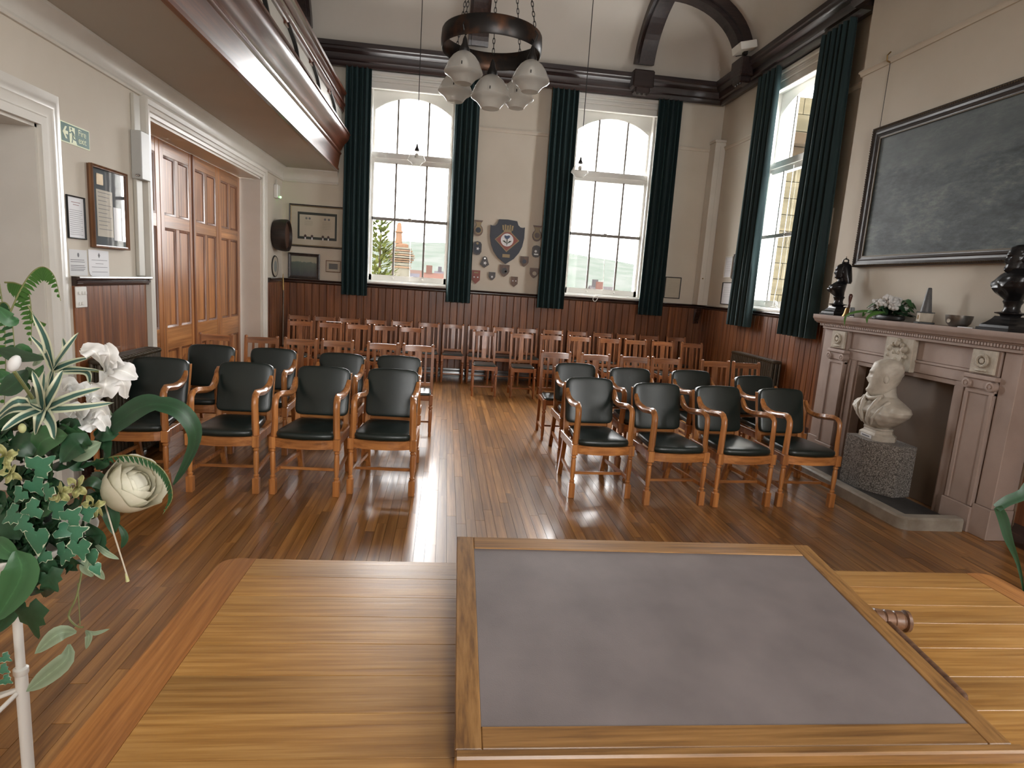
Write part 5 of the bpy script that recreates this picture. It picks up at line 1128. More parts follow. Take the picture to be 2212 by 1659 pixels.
def lobed(name, c, size, tipdir, nrm, mat, parent, lobes=5):
    """ivy leaf: lobed outline fan, uv u running to the margin"""
    tip = Vector(tipdir).normalized(); n_ = Vector(nrm).normalized(); n_ = (n_-tip*n_.dot(tip)).normalized(); s = tip.cross(n_)
    prof = [(-2.85,0.30),(-2.5,0.60),(-2.15,0.62),(-1.65,0.82),(-1.2,0.58),(-0.85,0.72),(-0.4,0.62),(-0.12,1.0),(0,1.12),(0.12,1.0),(0.4,0.62),(0.85,0.72),(1.2,0.58),(1.65,0.82),(2.15,0.62),(2.5,0.60),(2.85,0.30)]
    if lobes == 3: prof = [(-2.8,0.35),(-2.3,0.62),(-1.7,0.70),(-1.1,0.62),(-0.5,0.72),(0,1.25),(0.5,0.72),(1.1,0.62),(1.7,0.70),(2.3,0.62),(2.8,0.35)]
    mb = MB(); mb.uv = []; c = Vector(c)
    mb.v.append(tuple(c)); mb.uv.append((0.5, 0)); m_ = len(prof)
    for q, uu in ((0.55, 0.76), (1.0, 1.0)):
        for a, r in prof:
            rr = r*size*q; mb.v.append(tuple(c + tip*(rr*math.cos(a)) + s*(rr*math.sin(a)) - n_*(0.12*rr*q*(1 if q == 1 else 0.3)) + n_*(0.05*size*abs(math.sin(a))))); mb.uv.append((uu, 0.5))
    for k in range(m_-1): mb.f += [(0, 1+k, 2+k), (1+k, 1+m_+k, 2+m_+k, 2+k)]
    mb.f.append((0, m_, 1))
    return mb.build(name, mat, parent, smooth=80, fixn=False)
# flower arrangement on the mantel
fa = empty('mantel_flowers', (4.09, 5.22, MZ), 0, 'low arrangement of white flowers and green leaves in the middle of the mantel', 'flower arrangement')
MB().superq((0, 0, 0.025), (0.09, 0.16, 0.025), 0.5, 1.0, 24, 8).build('dish', M['black'], fa, smooth=50)
r = random.Random(4)
for k in range(44):
    a = r.uniform(0, 2*PI); l = r.uniform(0.11, 0.21); up_ = r.uniform(-0.02, 0.16); d = Vector((math.cos(a)*0.55, math.sin(a)*1.15, 0)); b = Vector((0,0,0.05))+d*0.06
    leaf('leaf', curve([b, b+d*l*0.5+Vector((0,0,up_*0.8+0.02)), b+d*l+Vector((0,0,up_*0.5))], 6), r.uniform(0.018, 0.034), r.choice([M['dkleaf'], M['dkleaf'], M['mdleaf']]), fa, (r.uniform(-0.4,-0.1), r.uniform(-.5,.5), 0.9))
for k in range(34):
    y = r.uniform(-0.15, 0.17); z = 0.09+0.12*(1-(y/0.19)**2)*r.uniform(0.4, 1); x = r.uniform(-0.09, 0.04)
    f_ = MB()
    for q in range(10): f_.sphere((x+r.uniform(-.026,.026), y+r.uniform(-.03,.03), z+r.uniform(-.022,.022)), r.uniform(0.012, 0.020), 6, 5)
    f_.build('blossom', M['petal'], fa, smooth=80)
for (y0, y1, z1, x1) in ((0.20, 0.33, -0.09, -0.2), (0.16, 0.28, 0.08, -0.06), (-0.02, 0.01, -0.045, -0.205), (0.05, 0.02, -0.03, -0.2)):
    leaf('trailing_leaf', curve([(-0.03, y0*0.4, 0.05), (-0.10, y0, 0.07), (x1, y1*0.97, 0.02), (x1-0.005, y1, z1)], 10), 0.016, M['fern'], fa, (-0.6, -0.4, 0.6))

# ---------------------------------------------------------------- lamps (unlit)
def shade_mesh(R=0.13):
    pr = [(0.030,0.165),(0.034,0.16),(0.05,0.152),(0.078,0.13),(0.103,0.095),(0.118,0.062),(0.129,0.040),(0.133,0.028),(0.128,0.018),(0.108,0.008),(0.088,-0.008),(0.074,-0.024),(0.066,-0.036),(0.060,-0.044),(0.040,-0.047),(0.0,-0.048)]
    k = R/0.13; mb = MB(); n = 40; rings = []
    for j, (r_, z) in enumerate(pr):
        ring = []
        for i in range(n):
            t = 2*PI*i/n; q = 1+(0.012*math.cos(20*t) if 3 < j < 12 else 0); ring.append((r_*k*q*math.cos(t), r_*k*q*math.sin(t), z*k))
        rings.append(ring)
    mb.loft(rings, False); return mb
def lamp(parent, loc, R, chain_top=None, cord=False, nm_='lamp'):
    l = empty(nm_, loc); l.parent = parent
    shade_mesh(R).build('shade', M['shade'], l, smooth=40)
    k = R/0.13
    MB().lathe([(0.034*k,0.158*k),(0.036*k,0.172*k),(0.030*k,0.19*k),(0.018*k,0.215*k),(0.014*k,0.24*k),(0.006,0.26*k)], (0,0,0), 16).build('gallery_cap', M['iron'], l, smooth=40)
    for j in range(3):
        a = 2*PI*j/3+0.4; MB().cbox(-0.004, 0.004, -0.004, 0.004, -0.010, 0.010, 0.001).xf(T(0.127*k*math.cos(a), 0.127*k*math.sin(a), 0.052*k)).build('clip', M['iron'], l)
    MB().sphere((0,0,0.09*k), 0.030*k, 12, 8, (1,1,1.25)).build('bulb', plain('frosted_bulb', (0.8,0.8,0.78), 0.4) if 'bulb' not in M else M['bulb'], l, smooth=60)
    return l
M['bulb'] = plain('frosted_bulb', (0.8,0.8,0.78), 0.4)
def link_chain(a, b, name, parent, step=0.034):
    a, b = Vector(a), Vector(b); d = b-a; n = max(2, int(d.length/step)); t = d.normalized(); s = t.cross(Vector((0,1,0.1))).normalized(); q = s.cross(t); mb = MB()
    for i in range(n):
        c = a+d*((i+0.5)/n); w = s if i % 2 == 0 else q; pts = []
        for k in range(9): u = 2*PI*k/8; pts.append(c + t*(math.cos(u)*step*0.68) + w*(math.sin(u)*0.0085))
        mb.tube(pts, 0.0028, 5, cap=False)
    o = mb.build(name, M['iron'], parent, smooth=60); return o
ch = empty('chandelier', (0.245, 4.80, 3.375), 0, 'copper ring chandelier on chains with five prismatic glass shades', 'chandelier')
RR = 0.362
MB().lathe([(RR,-0.066),(RR+0.006,-0.055),(RR+0.010,0.0),(RR+0.006,0.055),(RR,0.066),(RR-0.006,0.06),(RR-0.002,0.0),(RR-0.006,-0.06),(RR,-0.066)], (0,0,0), 64, cap=False).build('ring', M['copper'], ch, smooth=50)
MB().lathe([(0.05,1.52),(0.08,1.56),(0.09,1.60),(0.03,1.62)], (0,0,0), 20).build('ceiling_hub', M['iron'], ch, smooth=40); MB().tube([(0,0,1.60),(0,0,2.64)], 0.012, 8).build('drop_rod', M['iron'], ch)
for (ax, ay, lz) in ((-0.20,-0.285,-0.29),(-0.25,0.265,-0.265),(0.235,0.275,-0.265),(0.275,-0.255,-0.29)):
    link_chain((ax*1.02, ay*1.02, 0.05), (ax*0.10, ay*0.10, 1.53), 'chain', ch)
    MB().tube([(ax*1.04, ay*1.04, 0.02), (ax*1.10, ay*1.10, -0.01), (ax*1.04, ay*1.04, -0.05), (ax*0.98, ay*0.98, -0.03)], 0.006, 6).build('hook', M['iron'], ch)
    lamp(ch, (ax, ay, lz-0.045), 0.132)
    link_chain((ax*0.98, ay*0.98, -0.035), (ax, ay, lz+0.215), 'lamp_chain', ch, 0.03)
lamp(ch, (0.015, 0.0, -0.40), 0.148); link_chain((0.015, 0, -0.065), (0.0, 0, 1.53), 'lamp_chain', ch)
for x, y, z, lab in ((-0.505, 9.0, 3.24, 'small glass pendant hanging before the left far window'), (1.835, 9.0, 3.27, 'small glass pendant hanging before the right far window')):
    e = empty('pendant_lamp', (x, y, z), 0, lab, 'pendant lamp', 'glass pendants before the far windows')
    lamp(e, (0, 0, 0), 0.122); MB().tube([(0,0,0.235),(-0.003,0,1.3),(-0.005,0,5.95-z)], 0.006, 6).build('flex', M['black'], e)

# ---------------------------------------------------------------- radiators, pole, uplighter, bottle
def radiator(label, loc, rz, length, h, n):
    e = empty('radiator', loc, rz, label, 'radiator', 'column radiators')
    sp_ = length/n; me = None
    for i in range(n):
        x = (i+0.5)*sp_
        if me is None:
            mb = MB()
            for y in (0.045, 0.10, 0.155):
                mb.tube([(0, y, 0.07), (0, y, 0.10), (0, y, h-0.05), (0, y, h-0.03)], [0.016,0.018,0.018,0.016], 8)
            mb.superq((0, 0.10, h-0.025), (sp_*0.47, 0.082, 0.024), 0.6, 0.7, 12, 6); mb.superq((0, 0.10, 0.075), (sp_*0.47, 0.082, 0.022), 0.6, 0.7, 12, 6)
            if True: mb.box(-0.014, 0.014, 0.03, 0.045, 0.0, 0.07) if False else None
            o = mb.build('column', M['radiator'], e, smooth=50); me = o.data; o.location = (x, 0, 0)
        else: inst(me, 'column', e, (x, 0, 0))
    for x in (sp_*0.5, length-sp_*0.5): MB().cbox(x-0.015, x+0.015, 0.03, 0.17, 0.0, 0.075, 0.004).build('foot', M['radiator'], e)
    return e
# column radiator below the switch plate; local +x runs along the wall
radiator('bronze painted column radiator under the notices by the folding doors', (XL+0.225, 4.70, 0), PI/2, 0.86, 0.90, 17)
radiator('bronze painted column radiator under the right wall window', (XR-0.225, 8.55, 0), -PI/2, 1.15, 0.88, 23)
e = empty('brass_pole', (-2.555, 9.98, 0), 0, 'slim brass tipped window pole leaning in the door corner', 'pole')
MB().tube([(0.0,-0.06,0.0),(-0.02,0.05,0.9),(-0.035,0.11,1.30)], 0.014, 10).build('shaft', wood('pole_wood', (0.10,0.055,0.025), (0.15,0.085,0.04), 'z', 0.4), e, smooth=50)
MB().tube([(-0.035,0.11,1.30),(-0.04,0.12,1.42),(-0.042,0.125,1.50),(-0.043,0.127,1.56)], [0.018,0.016,0.008,0.004], 10).build('brass_tip', M['brass'], e, smooth=50); MB().tube([(-0.035,0.11,1.36),(-0.07,0.09,1.37),(-0.09,0.085,1.35)], 0.005, 6).build('hook', M['brass'], e)
e = empty('uplighter_box', (4.05, 8.86, 5.06), 0, 'white flat uplighter box resting on the cornice corbel by the arch', 'light fitting')
MB().cbox(-0.13, 0.11, -0.15, 0.13, 0.0, 0.10, 0.006).xf(rot('Y', -14)).xf(T(0,0,0.045)).build('housing', M['plastic'], e); MB().cbox(-0.03, 0.03, -0.03, 0.03, 0.0, 0.06, 0.004).build('mount', M['iron'], e)
e = empty('clear_bottle', (2.24, 6.40, 0.468), 0, 'small clear plastic bottle left on a third row chair seat', 'bottle')
MB().lathe([(0.030,0.0),(0.032,0.01),(0.032,0.11),(0.026,0.13),(0.012,0.145),(0.012,0.16)], (0,0,0), 18).build('body', glass('bottle_plastic', (0.93,0.95,0.95)), e, smooth=40); MB().lathe([(0.013,0.16),(0.014,0.165),(0.014,0.185),(0.01,0.188)], (0,0,0), 14).build('cap', M['plastic'], e); MB().lathe([(0.0325,0.03),(0.0325,0.09)], (0,0,0), 18, cap=False).build('label_wrap', M['paper'], e)
# white sash cord looped below the second far window
e = MB().tube(curve([(0,0,0.07),(0.03,-0.02,0.055),(0.045,-0.03,0.02),(0.02,-0.035,-0.03),(-0.01,-0.035,-0.05),(-0.04,-0.035,-0.02),(-0.03,-0.03,0.015),(0.01,-0.028,0.045),(0.06,-0.02,0.06)], 30), 0.006, 6).build('cord_loop', M['plastic'], smooth=60); e.location = (2.52, 10.20, 1.485); tag(e, 'white knotted sash cord looped over the second window sill', 'cord')
e = MB().tube(curve([(0,0,0),(0,0.06,0.01),(0.01,0.1,0.05),(0,0.13,0.09),(0.01,0.09,0.08),(0,0.04,0.03),(0,0.14,0.01),(0,0.2,0.004)], 30), 0.006, 6).build('cord_loop', M['plastic'], smooth=60); e.location = (4.40, 7.68, 1.556); tag(e, 'white cord tangled on the right wall window sill', 'cord')
e = MB().box(-0.10, 0.10, -0.02, 0.05, 0.0, 0.003).build('paper_slip', M['paper']); e.location = (-1.60, 8.965, 0.929); e.rotation_euler = (0, 0, 0.05); tag(e, 'white paper slip lying on top of a fourth row chair', 'paper')
e = empty('socket_outlet', (XR, 0, 0), 0) if False else None

# ---------------------------------------------------------------- flower stand in the foreground
fs = empty('flower_stand', (-1.225, 1.80, 0), 0, 'tall white metal stand with a bowl of mixed silk flowers beside the table', 'flower stand')
FO = Vector((-1.225, 1.80, 0))
def fl(px, py, Y=1.75): return at(px, py, Y) - FO
MB().tube([(0,0,0.02),(0,0,0.40)], 0.0165, 14).build('lower_tube', M['plastic'], fs, smooth=50); MB().tube([(0,0,0.39),(0,0,0.74)], 0.0125, 14).build('upper_tube', M['plastic'], fs, smooth=50)
MB().lathe([(0.018,0.385),(0.020,0.39),(0.020,0.405),(0.014,0.41)], (0,0,0), 16).build('collar', M['plastic'], fs, smooth=40)
for a in (175, 158, 245):
    t = math.radians(a); MB().tube([(0.015*math.cos(t), 0.015*math.sin(t), 0.33), (0.10*math.cos(t), 0.10*math.sin(t), 0.29), (0.27*math.cos(t), 0.27*math.sin(t), 0.008)], 0.007, 8).build('foot_rod', M['plastic'], fs, smooth=60)
MB().lathe([(0.0,0.735),(0.05,0.735),(0.10,0.75),(0.16,0.785),(0.20,0.835),(0.205,0.845),(0.198,0.845),(0.155,0.80),(0.09,0.765),(0.0,0.755)], (0.02,-0.02,0), 36).build('bowl', M['plastic'], fs, smooth=50)
MB().superq((0.0,0.03,0.85), (0.11,0.09,0.07), 0.8, 1, 20, 10).build('foam_mound', plain('dark_foam', (0.01,0.016,0.01), 0.9), fs, smooth=60)
def L(name, pts, w, mat, nrm=(0.1,-1,0.25), n=10, **k):
    return leaf(name, curve([fl(*p) if len(p) == 3 else fl(*p) for p in pts], n), w, mat, fs, nrm, **k)
strap = lambda u: min(1, (u*6+0.25))*max(0,1-u)**0.45
# striped rosette in front
c = (93, 884)
for tip, mid, w in (((-6,900),(40,866),.0155),((4,932),(45,903),.016),((-8,912),(30,884),.014),((78,938),(84,905),.016),((119,950),(113,915),.017),((247,870),(170,880),.013),((221,838),(160,855),.014),((137,800),(118,840),.017),((70,800),(86,842),.013),((97,802),(95,842),.014)):
    L('striped_leaf', [(*c, 1.66), (*mid, 1.60+rnd.uniform(-.03,.03)), (*tip, 1.60+rnd.uniform(-.06,.06))], w, M['spider'], (rnd.uniform(-.3,.3), -1, rnd.uniform(0.1,.7)), shape=strap, fold=0.25)
c = (113, 800)
for tip, mid, w in (((70,675),(100,735),.014),((66,724),(96,757),.012),((171,719),(140,760),.014),((137,731),(140,758),.012),((199,772),(155,783),.012),((196,832),(185,803),.013),((219,801),(160,797),.009),((90,880),(99,840),.013),((110,868),(111,840),.015)):
    L('striped_leaf', [(*c, 1.74), (*mid, 1.70+rnd.uniform(-.03,.03)), (*tip, 1.70+rnd.uniform(-.06,.06))], w, M['spider'], (rnd.uniform(-.3,.3), -1, rnd.uniform(0.1,.7)), shape=strap, fold=0.25)
L('striped_leaf', [(-5,755,1.8), (20,762,1.78), (45,770,1.76), (107,776,1.72)], 0.020, M['dkleaf'], (0,-1,.5))
# lily
MB().tube([fl(150,805,1.75), fl(190,800,1.73), fl(228,803,1.72)], 0.004, 6).build('flower_stem', M['stem'], fs)
c = (230, 803)
lilyshape = lambda u: (math.sin(PI*min(1,u*0.93+0.04))**0.7)
for tip, mid, w, nz in (((175,757),(205,760),.026,.9),((230,744),(237,770),.024,.3),((258,786),(250,780),.021,.5),((296,817),(262,800),.027,.8),((272,860),(265,825),.022,.4),((221,854),(228,830),.036,.0)):
    L('petal', [(*c, 1.72), (*mid, 1.67), (*tip, 1.69)], w, M['petal'], (rnd.uniform(-.2,.2), -1, nz), shape=lilyshape, fold=0.2, wave=0.25)
# second pale flower lower down
c = (180, 905)
for tip, mid, w in (((150,900),(163,885),.022),((178,872),(177,888),.020),((235,905),(215,885),.026),((232,930),(215,905),.022),((205,925),(195,915),.025)):
    L('petal', [(*c, 1.74), (*mid, 1.69), (*tip, 1.70)], w, M['petal'], (rnd.uniform(-.3,.3), -1, .5), shape=lilyshape, fold=0.2, wave=0.3)
for q in ((148,835),(165,850),(185,845),(200,862)):
    L('petal', [(q[0]-14, q[1]+8, 1.80), (q[0], q[1]-6, 1.77), (q[0]+16, q[1]+4, 1.79)], 0.022, M['petal'], (0,-1,.4), wave=0.3)
# bud
b = MB().superq((0,0,0), (0.014,0.014,0.024), 1, 1, 12, 8); b.xf(Matrix.Translation(fl(31,785,1.7)) @ rot('Y', 25)); b.build('bud', M['petal'], fs, smooth=60); MB().tube([fl(31,803,1.7), fl(50,830,1.74), fl(70,860,1.78)], 0.005, 6).build('flower_stem', M['stem'], fs)
b = MB().superq((0,0,0), (0.009,0.009,0.013), 1, 1, 10, 6); b.xf(Matrix.Translation(fl(48,925,1.62))); b.build('bud', M['yelleaf'], fs, smooth=60)
# long strap leaf arching over to the right
L('strap_leaf', [(205,945,1.74), (250,915,1.72), (300,882,1.70), (340,873,1.69), (385,885,1.68), (416,918,1.68), (421,955,1.68), (402,1005,1.69), (376,1048,1.70)], 0.040, M['dkleaf'], (-0.1,-0.9,0.75), 26, shape=lambda u: (math.sin(PI*min(1,u*1.9+0.1)) if u < 0.42 else 0.55*max(0,1-((u-0.42)/0.58)**2)**0.6+0.05)*0.9+0.1*(1-u), fold=0.1)
# rose
RC = fl(285, 1050, 1.70); rr = 0.072
MB().superq((RC.x, RC.y, RC.z), (rr*0.55, rr*0.55, rr*0.55), 1, 1, 16, 10).build('rose_heart', M['rose'], fs, smooth=70)
def rose_petal(cn, q, ang, r, top, span, curl, name='rose_petal'):
    mb = MB(); mb.uv = []; nu, nv = 9, 7
    for j in range(nv):
        v = j/(nv-1); ph = -1.15+(top+1.15)*v
        for i in range(nu):
            u = -1+2*i/(nu-1); a = ang+u*span*(0.55+0.45*math.sin(PI*min(1,v*0.75+0.1))); sc_ = r*(1+curl*v**5+0.035*math.sin(6*u+ang*5)*v*v)
            e_ = ph-0.16*u*u*v; p = q @ Vector((sc_*math.cos(e_)*math.cos(a), sc_*math.cos(e_)*math.sin(a), sc_*1.08*math.sin(e_))); mb.v.append(tuple(cn+p)); mb.uv.append((0.5+v*0.5, v))
    for j in range(nv-1):
        for i in range(nu-1): mb.f.append((j*nu+i, j*nu+i+1, (j+1)*nu+i+1, (j+1)*nu+i))
    return mb.build(name, M['rose'], fs, smooth=80, fixn=False)
RQ = Vector((0.75, -0.30, 0.58)).normalized().to_track_quat('Z', 'Y').to_matrix()
for k in range(4): rose_petal(RC, RQ, k*1.57, rr*0.60, 1.05, 1.0, 0.02)
for k in range(5): rose_petal(RC, RQ, k*1.257+0.5, rr*0.74, 0.85, 0.95, 0.06)
for k in range(5): rose_petal(RC, RQ, k*1.257+0.1, rr*0.88, 0.62, 0.95, 0.12)
for k in range(5): rose_petal(RC, RQ, k*1.257+0.8, rr*1.0, 0.42, 0.90, 0.20)
# fern fronds
def frond(pts, n, wl, mat, Y=1.75, side=(1,1), ang=70, droop=0.2):
    P = curve([fl(*p) for p in pts], n*2); MB().tube(P, [0.0026*(1-0.7*i/len(P)) for i in range(len(P))], 5).build('frond_stem', M['stem'], fs)
    nrm = Vector((0.0,-1,0.25)).normalized()
    for i in range(2, len(P)-1):
        t = (P[i+1]-P[i-1]).normalized(); s = t.cross(nrm).normalized(); u = i/len(P); l = wl*(math.sin(PI*min(1, u*0.9+0.12))**0.6)*(1 if u < 0.8 else (1-u)/0.2*0.7+0.3)
        for sg in side:
            if sg == 0: continue
            d = (s*sg*math.sin(math.radians(ang))+t*math.cos(math.radians(ang))).normalized(); b = P[i]
            leaf('leaflet', [b, b+d*l*0.35, b+d*l*0.7+Vector((0,0,-droop*l*0.3)), b+d*l+Vector((0,0,-droop*l))], 0.0042*(0.6+0.6*wl/0.03), mat, fs, nrm, 0.1, lambda v: [0.7,1,0.85,0.12][round(v*3)])
frond([(20,680,1.85),(45,625,1.85),(70,588,1.85),(95,577,1.85),(118,598,1.84),(131,650,1.84)], 12, 0.034, M['fern'], ang=80)
frond([(10,610,1.9),(35,612,1.9),(60,628,1.88),(68,680,1.87),(67,745,1.87)], 11, 0.036, M['fern'], ang=85)
frond([(-15,700,1.88),(2,655,1.88),(22,668,1.87),(30,735,1.86),(36,800,1.86)], 10, 0.036, M['mdleaf'], ang=80)
frond([(-10,590,1.9),(0,620,1.9),(10,700,1.9),(12,800,1.9),(8,900,1.9)], 12, 0.038, M['fern'], ang=80)
frond([(60,660,1.87),(80,690,1.87),(100,700,1.86)], 6, 0.018, M['fern'])
frond([(178,1005,1.72),(225,990,1.70),(280,984,1.68),(330,998,1.67),(362,1030,1.66),(372,1075,1.66),(352,1110,1.66)], 15, 0.022, M['mdleaf'], ang=48)
# broad leaves
D, Mg = M['dkleaf'], M['mdleaf']
for pts, w, mt in (
    ([(75,985,1.68),(95,950,1.64),(150,940,1.62)], .036, Mg), ([(190,965,1.66),(165,960,1.63),(132,1000,1.62)], .036, D), ([(20,960,1.7),(45,960,1.66),(72,985,1.66)], .035, D),
    ([(150,985,1.7),(180,975,1.67),(220,955,1.68)], .026, M['paleleaf']), ([(175,1050,1.68),(200,1040,1.65),(228,1058,1.66)], .014, D), ([(220,1075,1.7),(240,1110,1.68),(246,1155,1.68)], .022, D),
    ([(35,1190,1.62),(45,1245,1.60),(-12,1345,1.60)], .046, Mg), ([(-10,1160,1.64),(10,1185,1.62),(40,1205,1.62)], .026, Mg), ([(0,1100,1.7),(20,1130,1.68),(45,1165,1.68)], .04, D), ([(60,1240,1.66),(90,1220,1.64),(125,1245,1.66)], .03, D),
    ([(190,1130,1.7),(210,1170,1.7),(185,1200,1.7)], .026, D), ([(150,1180,1.7),(190,1175,1.7),(238,1190,1.7)], .02, D), ([(255,1130,1.7),(270,1160,1.7),(262,1185,1.7)], .009, D), ([(10,1260,1.68),(20,1310,1.66),(-10,1370,1.66)], .03, D),
    ([(120,930,1.75),(150,925,1.74),(190,955,1.74)], .03, D), ([(190,890,1.76),(215,880,1.74),(245,900,1.74)], .014, M['paleleaf']), ([(200,1245,1.72),(188,1225,1.71),(196,1200,1.72)], .022, M['paleleaf']),
    ([(40,690,1.86),(20,690,1.84),(-10,660,1.84)], .02, Mg), ([(60,800,1.82),(30,830,1.8),(0,850,1.8)], .03, D), ([(50,870,1.8),(20,900,1.78),(-10,960,1.78)], .03, D)):
    L('broad_leaf', pts, w, mt, (rnd.uniform(-.3,.3), -1, rnd.uniform(.2,.8)))
# pale yellow sprigs
for cx, cy in ((22,1022),(130,1065),(168,1052),(205,1092),(12,985)):
    for k in range(5):
        a = k*1.257+rnd.random(); l = rnd.uniform(20, 34)
        L('sprig_leaf', [(cx,cy,1.63), (cx+l*0.5*math.cos(a), cy+l*0.5*math.sin(a), 1.60), (cx+l*math.cos(a), cy+l*math.sin(a), 1.62)], 0.0105, M['yelleaf'], (rnd.uniform(-.4,.4), -1, rnd.uniform(0,.6)), 6)
# ivy
for (px, py, s, tx, ty, lb) in ((80,1010,.032,40,-25,5),(72,1045,.026,20,30,5),(105,1058,.022,-10,25,5),(78,1155,.036,0,60,3),(132,1145,.024,35,10,3),(170,1180,.030,10,40,5),(118,1100,.028,30,-25,5),(75,1098,.026,-30,10,5),(150,1120,.026,20,-20,5),(195,1195,.026,5,40,3),(160,1150,.024,30,-10,5),(30,1110,.028,-30,20,5),(140,1190,.030,-10,30,5),(205,1225,.016,20,35,3),(55,1130,.024,-20,10,5),(45,1065,.022,-20,25,5),(185,1110,.022,20,-10,5),(95,1195,.026,-15,20,5),(62,1320,.055,10,50,5),(105,1245,.032,10,20,5)):
    c0 = fl(px, py, 1.60+rnd.uniform(-.02,.05)); lobed('ivy_leaf', c0, s*1.45, fl(px+tx, py+ty, 1.61)-fl(px, py, 1.61), (rnd.uniform(-.4,.4), -1, rnd.uniform(.1,.7)), D if (px, py) in ((62,1320),(105,1245)) else M['ivy'], fs, lb)
# dense dark filling
for k in range(190):
    px, py = rnd.gauss(75, 75), rnd.gauss(1085, 105)
    if px > 235 or py > 1290 or py < 880 or (px > 150 and py > 1215): continue
    a = rnd.uniform(0, 2*PI); l = rnd.uniform(25, 55)
    L('filler_leaf', [(px,py,1.77), (px+l*0.5*math.cos(a), py+l*0.5*math.sin(a), 1.69), (px+l*math.cos(a), py+l*math.sin(a), 1.73)], rnd.uniform(.015,.030), rnd.choice([D, D, D, Mg]), (rnd.uniform(-.5,.5), -1, rnd.uniform(-.2,.8)), 6)
for k in range(26):
    px, py = rnd.uniform(-20, 120), rnd.uniform(760, 960); a = rnd.uniform(0, 2*PI); l = rnd.uniform(25, 50)
    L('filler_leaf', [(px*0.6,py,1.88), (px*0.6+l*0.5*math.cos(a), py+l*0.5*math.sin(a), 1.84), (px*0.6+l*math.cos(a), py+l*math.sin(a), 1.86)], rnd.uniform(.012,.022), rnd.choice([D, Mg, M['paleleaf']]), (rnd.uniform(-.5,.5), -1, rnd.uniform(-.2,.8)), 6)
# stray stems and hanging sprays
MB().tube([fl(222,1072,1.68), fl(245,1150,1.66), fl(275,1245,1.66)], 0.0022, 6).build('flower_stem', M['cream'], fs); MB().tube([fl(272,1238,1.66), fl(276,1256,1.66)], [0.0025,0.005], 6).build('anther', M['yelleaf'], fs)
MB().tube(curve([fl(178,1230,1.74), fl(165,1290,1.72), fl(148,1330,1.72), fl(165,1352,1.71), fl(180,1355,1.71)], 12), 0.0028, 6).build('flower_stem', M['stem'], fs); MB().tube([fl(168,1260,1.73), fl(173,1350,1.71)], 0.0015, 5).build('flower_stem', M['stem'], fs)
PL = M['paleleaf']
for pts, w in (([(165,1365,1.71),(125,1370,1.68),(76,1412,1.69)], .022), ([(150,1392,1.71),(142,1425,1.68),(95,1465,1.69),(58,1493,1.7)], .026), ([(185,1362,1.71),(205,1368,1.69),(238,1358,1.7)], .006), ([(185,1362,1.71),(192,1375,1.69),(186,1402,1.7)], .010), ([(200,1170,1.7),(230,1195,1.69),(258,1208,1.7)], .008), ([(200,1220,1.7),(212,1235,1.69),(226,1252,1.7)], .011)):
    L('hanging_leaf', pts, w, PL, (0.1,-1,.3))
for px, py in ((8,1420),(4,1445),(10,1468)): lobed('ivy_leaf', fl(px, py, 1.72), .022, fl(px+20, py+10, 1.72)-fl(px, py, 1.72), (.1,-1,.4), M['ivy'], fs, 5)

# matching stand at the far end of the table, mostly out of the picture
gs = empty('flower_stand', (2.84, 2.16, 0), 0, 'second flower stand at the right edge showing only dark strap leaves', 'flower stand')
GO = Vector((2.84, 2.16, 0))
MB().tube([(0,0,0.02),(0,0,0.40)], 0.0165, 14).build('lower_tube', M['plastic'], gs, smooth=50); MB().tube([(0,0,0.39),(0,0,0.74)], 0.0125, 14).build('upper_tube', M['plastic'], gs, smooth=50)
MB().lathe([(0.0,0.735),(0.05,0.735),(0.10,0.75),(0.16,0.785),(0.20,0.835),(0.205,0.845),(0.198,0.845),(0.155,0.80),(0.09,0.765),(0.0,0.755)], (0.0,0.0,0), 36).build('bowl', M['plastic'], gs, smooth=50)
for a in (200, 80, -40):
    t = math.radians(a); MB().tube([(0.015*math.cos(t), 0.015*math.sin(t), 0.30), (0.10*math.cos(t), 0.10*math.sin(t), 0.22), (0.25*math.cos(t), 0.25*math.sin(t), 0.008)], 0.007, 8).build('foot_rod', M['plastic'], gs, smooth=60)
def gl(px, py, Y): return at(px, py, Y) - GO
leaf('strap_leaf', curve([(0.0,0.0,0.86), gl(2260,1020,2.08), gl(2212,1066,2.05), gl(2176,1082,2.03), gl(2152,1098,2.02)], 14), 0.021, M['dkleaf'], gs, (-0.3,-0.8,0.6), shape=lambda u: 0.4+0.6*math.sin(PI*min(1,u*0.5+0.3)), fold=0.15)
leaf('strap_leaf', curve([gl(2154,1094,2.02), gl(2166,1120,2.02), gl(2178,1165,2.01), gl(2196,1210,2.01), gl(2206,1250,2.0), gl(2212,1290,2.0)], 14), 0.019, M['dkleaf'], gs, (-0.5,-0.9,0.2), shape=lambda u: max(0,1-u)**0.5*(0.6+0.5*math.sin(PI*min(1,u*1.5+.1))), fold=0.2)
for k in range(30):
    a = rnd.uniform(0, 2*PI); l = rnd.uniform(0.15, 0.34); e_ = rnd.uniform(-0.1, 0.28)
    if math.cos(a) < -0.3: l *= 0.62
    leaf('strap_leaf', curve([(0.05*math.cos(a),0.05*math.sin(a),0.85), (l*0.6*math.cos(a), l*0.6*math.sin(a), 0.88+e_), (l*math.cos(a), l*math.sin(a), 0.84+e_*0.6)], 8), rnd.uniform(.018,.032), rnd.choice([M['dkleaf'], M['mdleaf'], M['dkleaf']]), gs, (0,0,1))

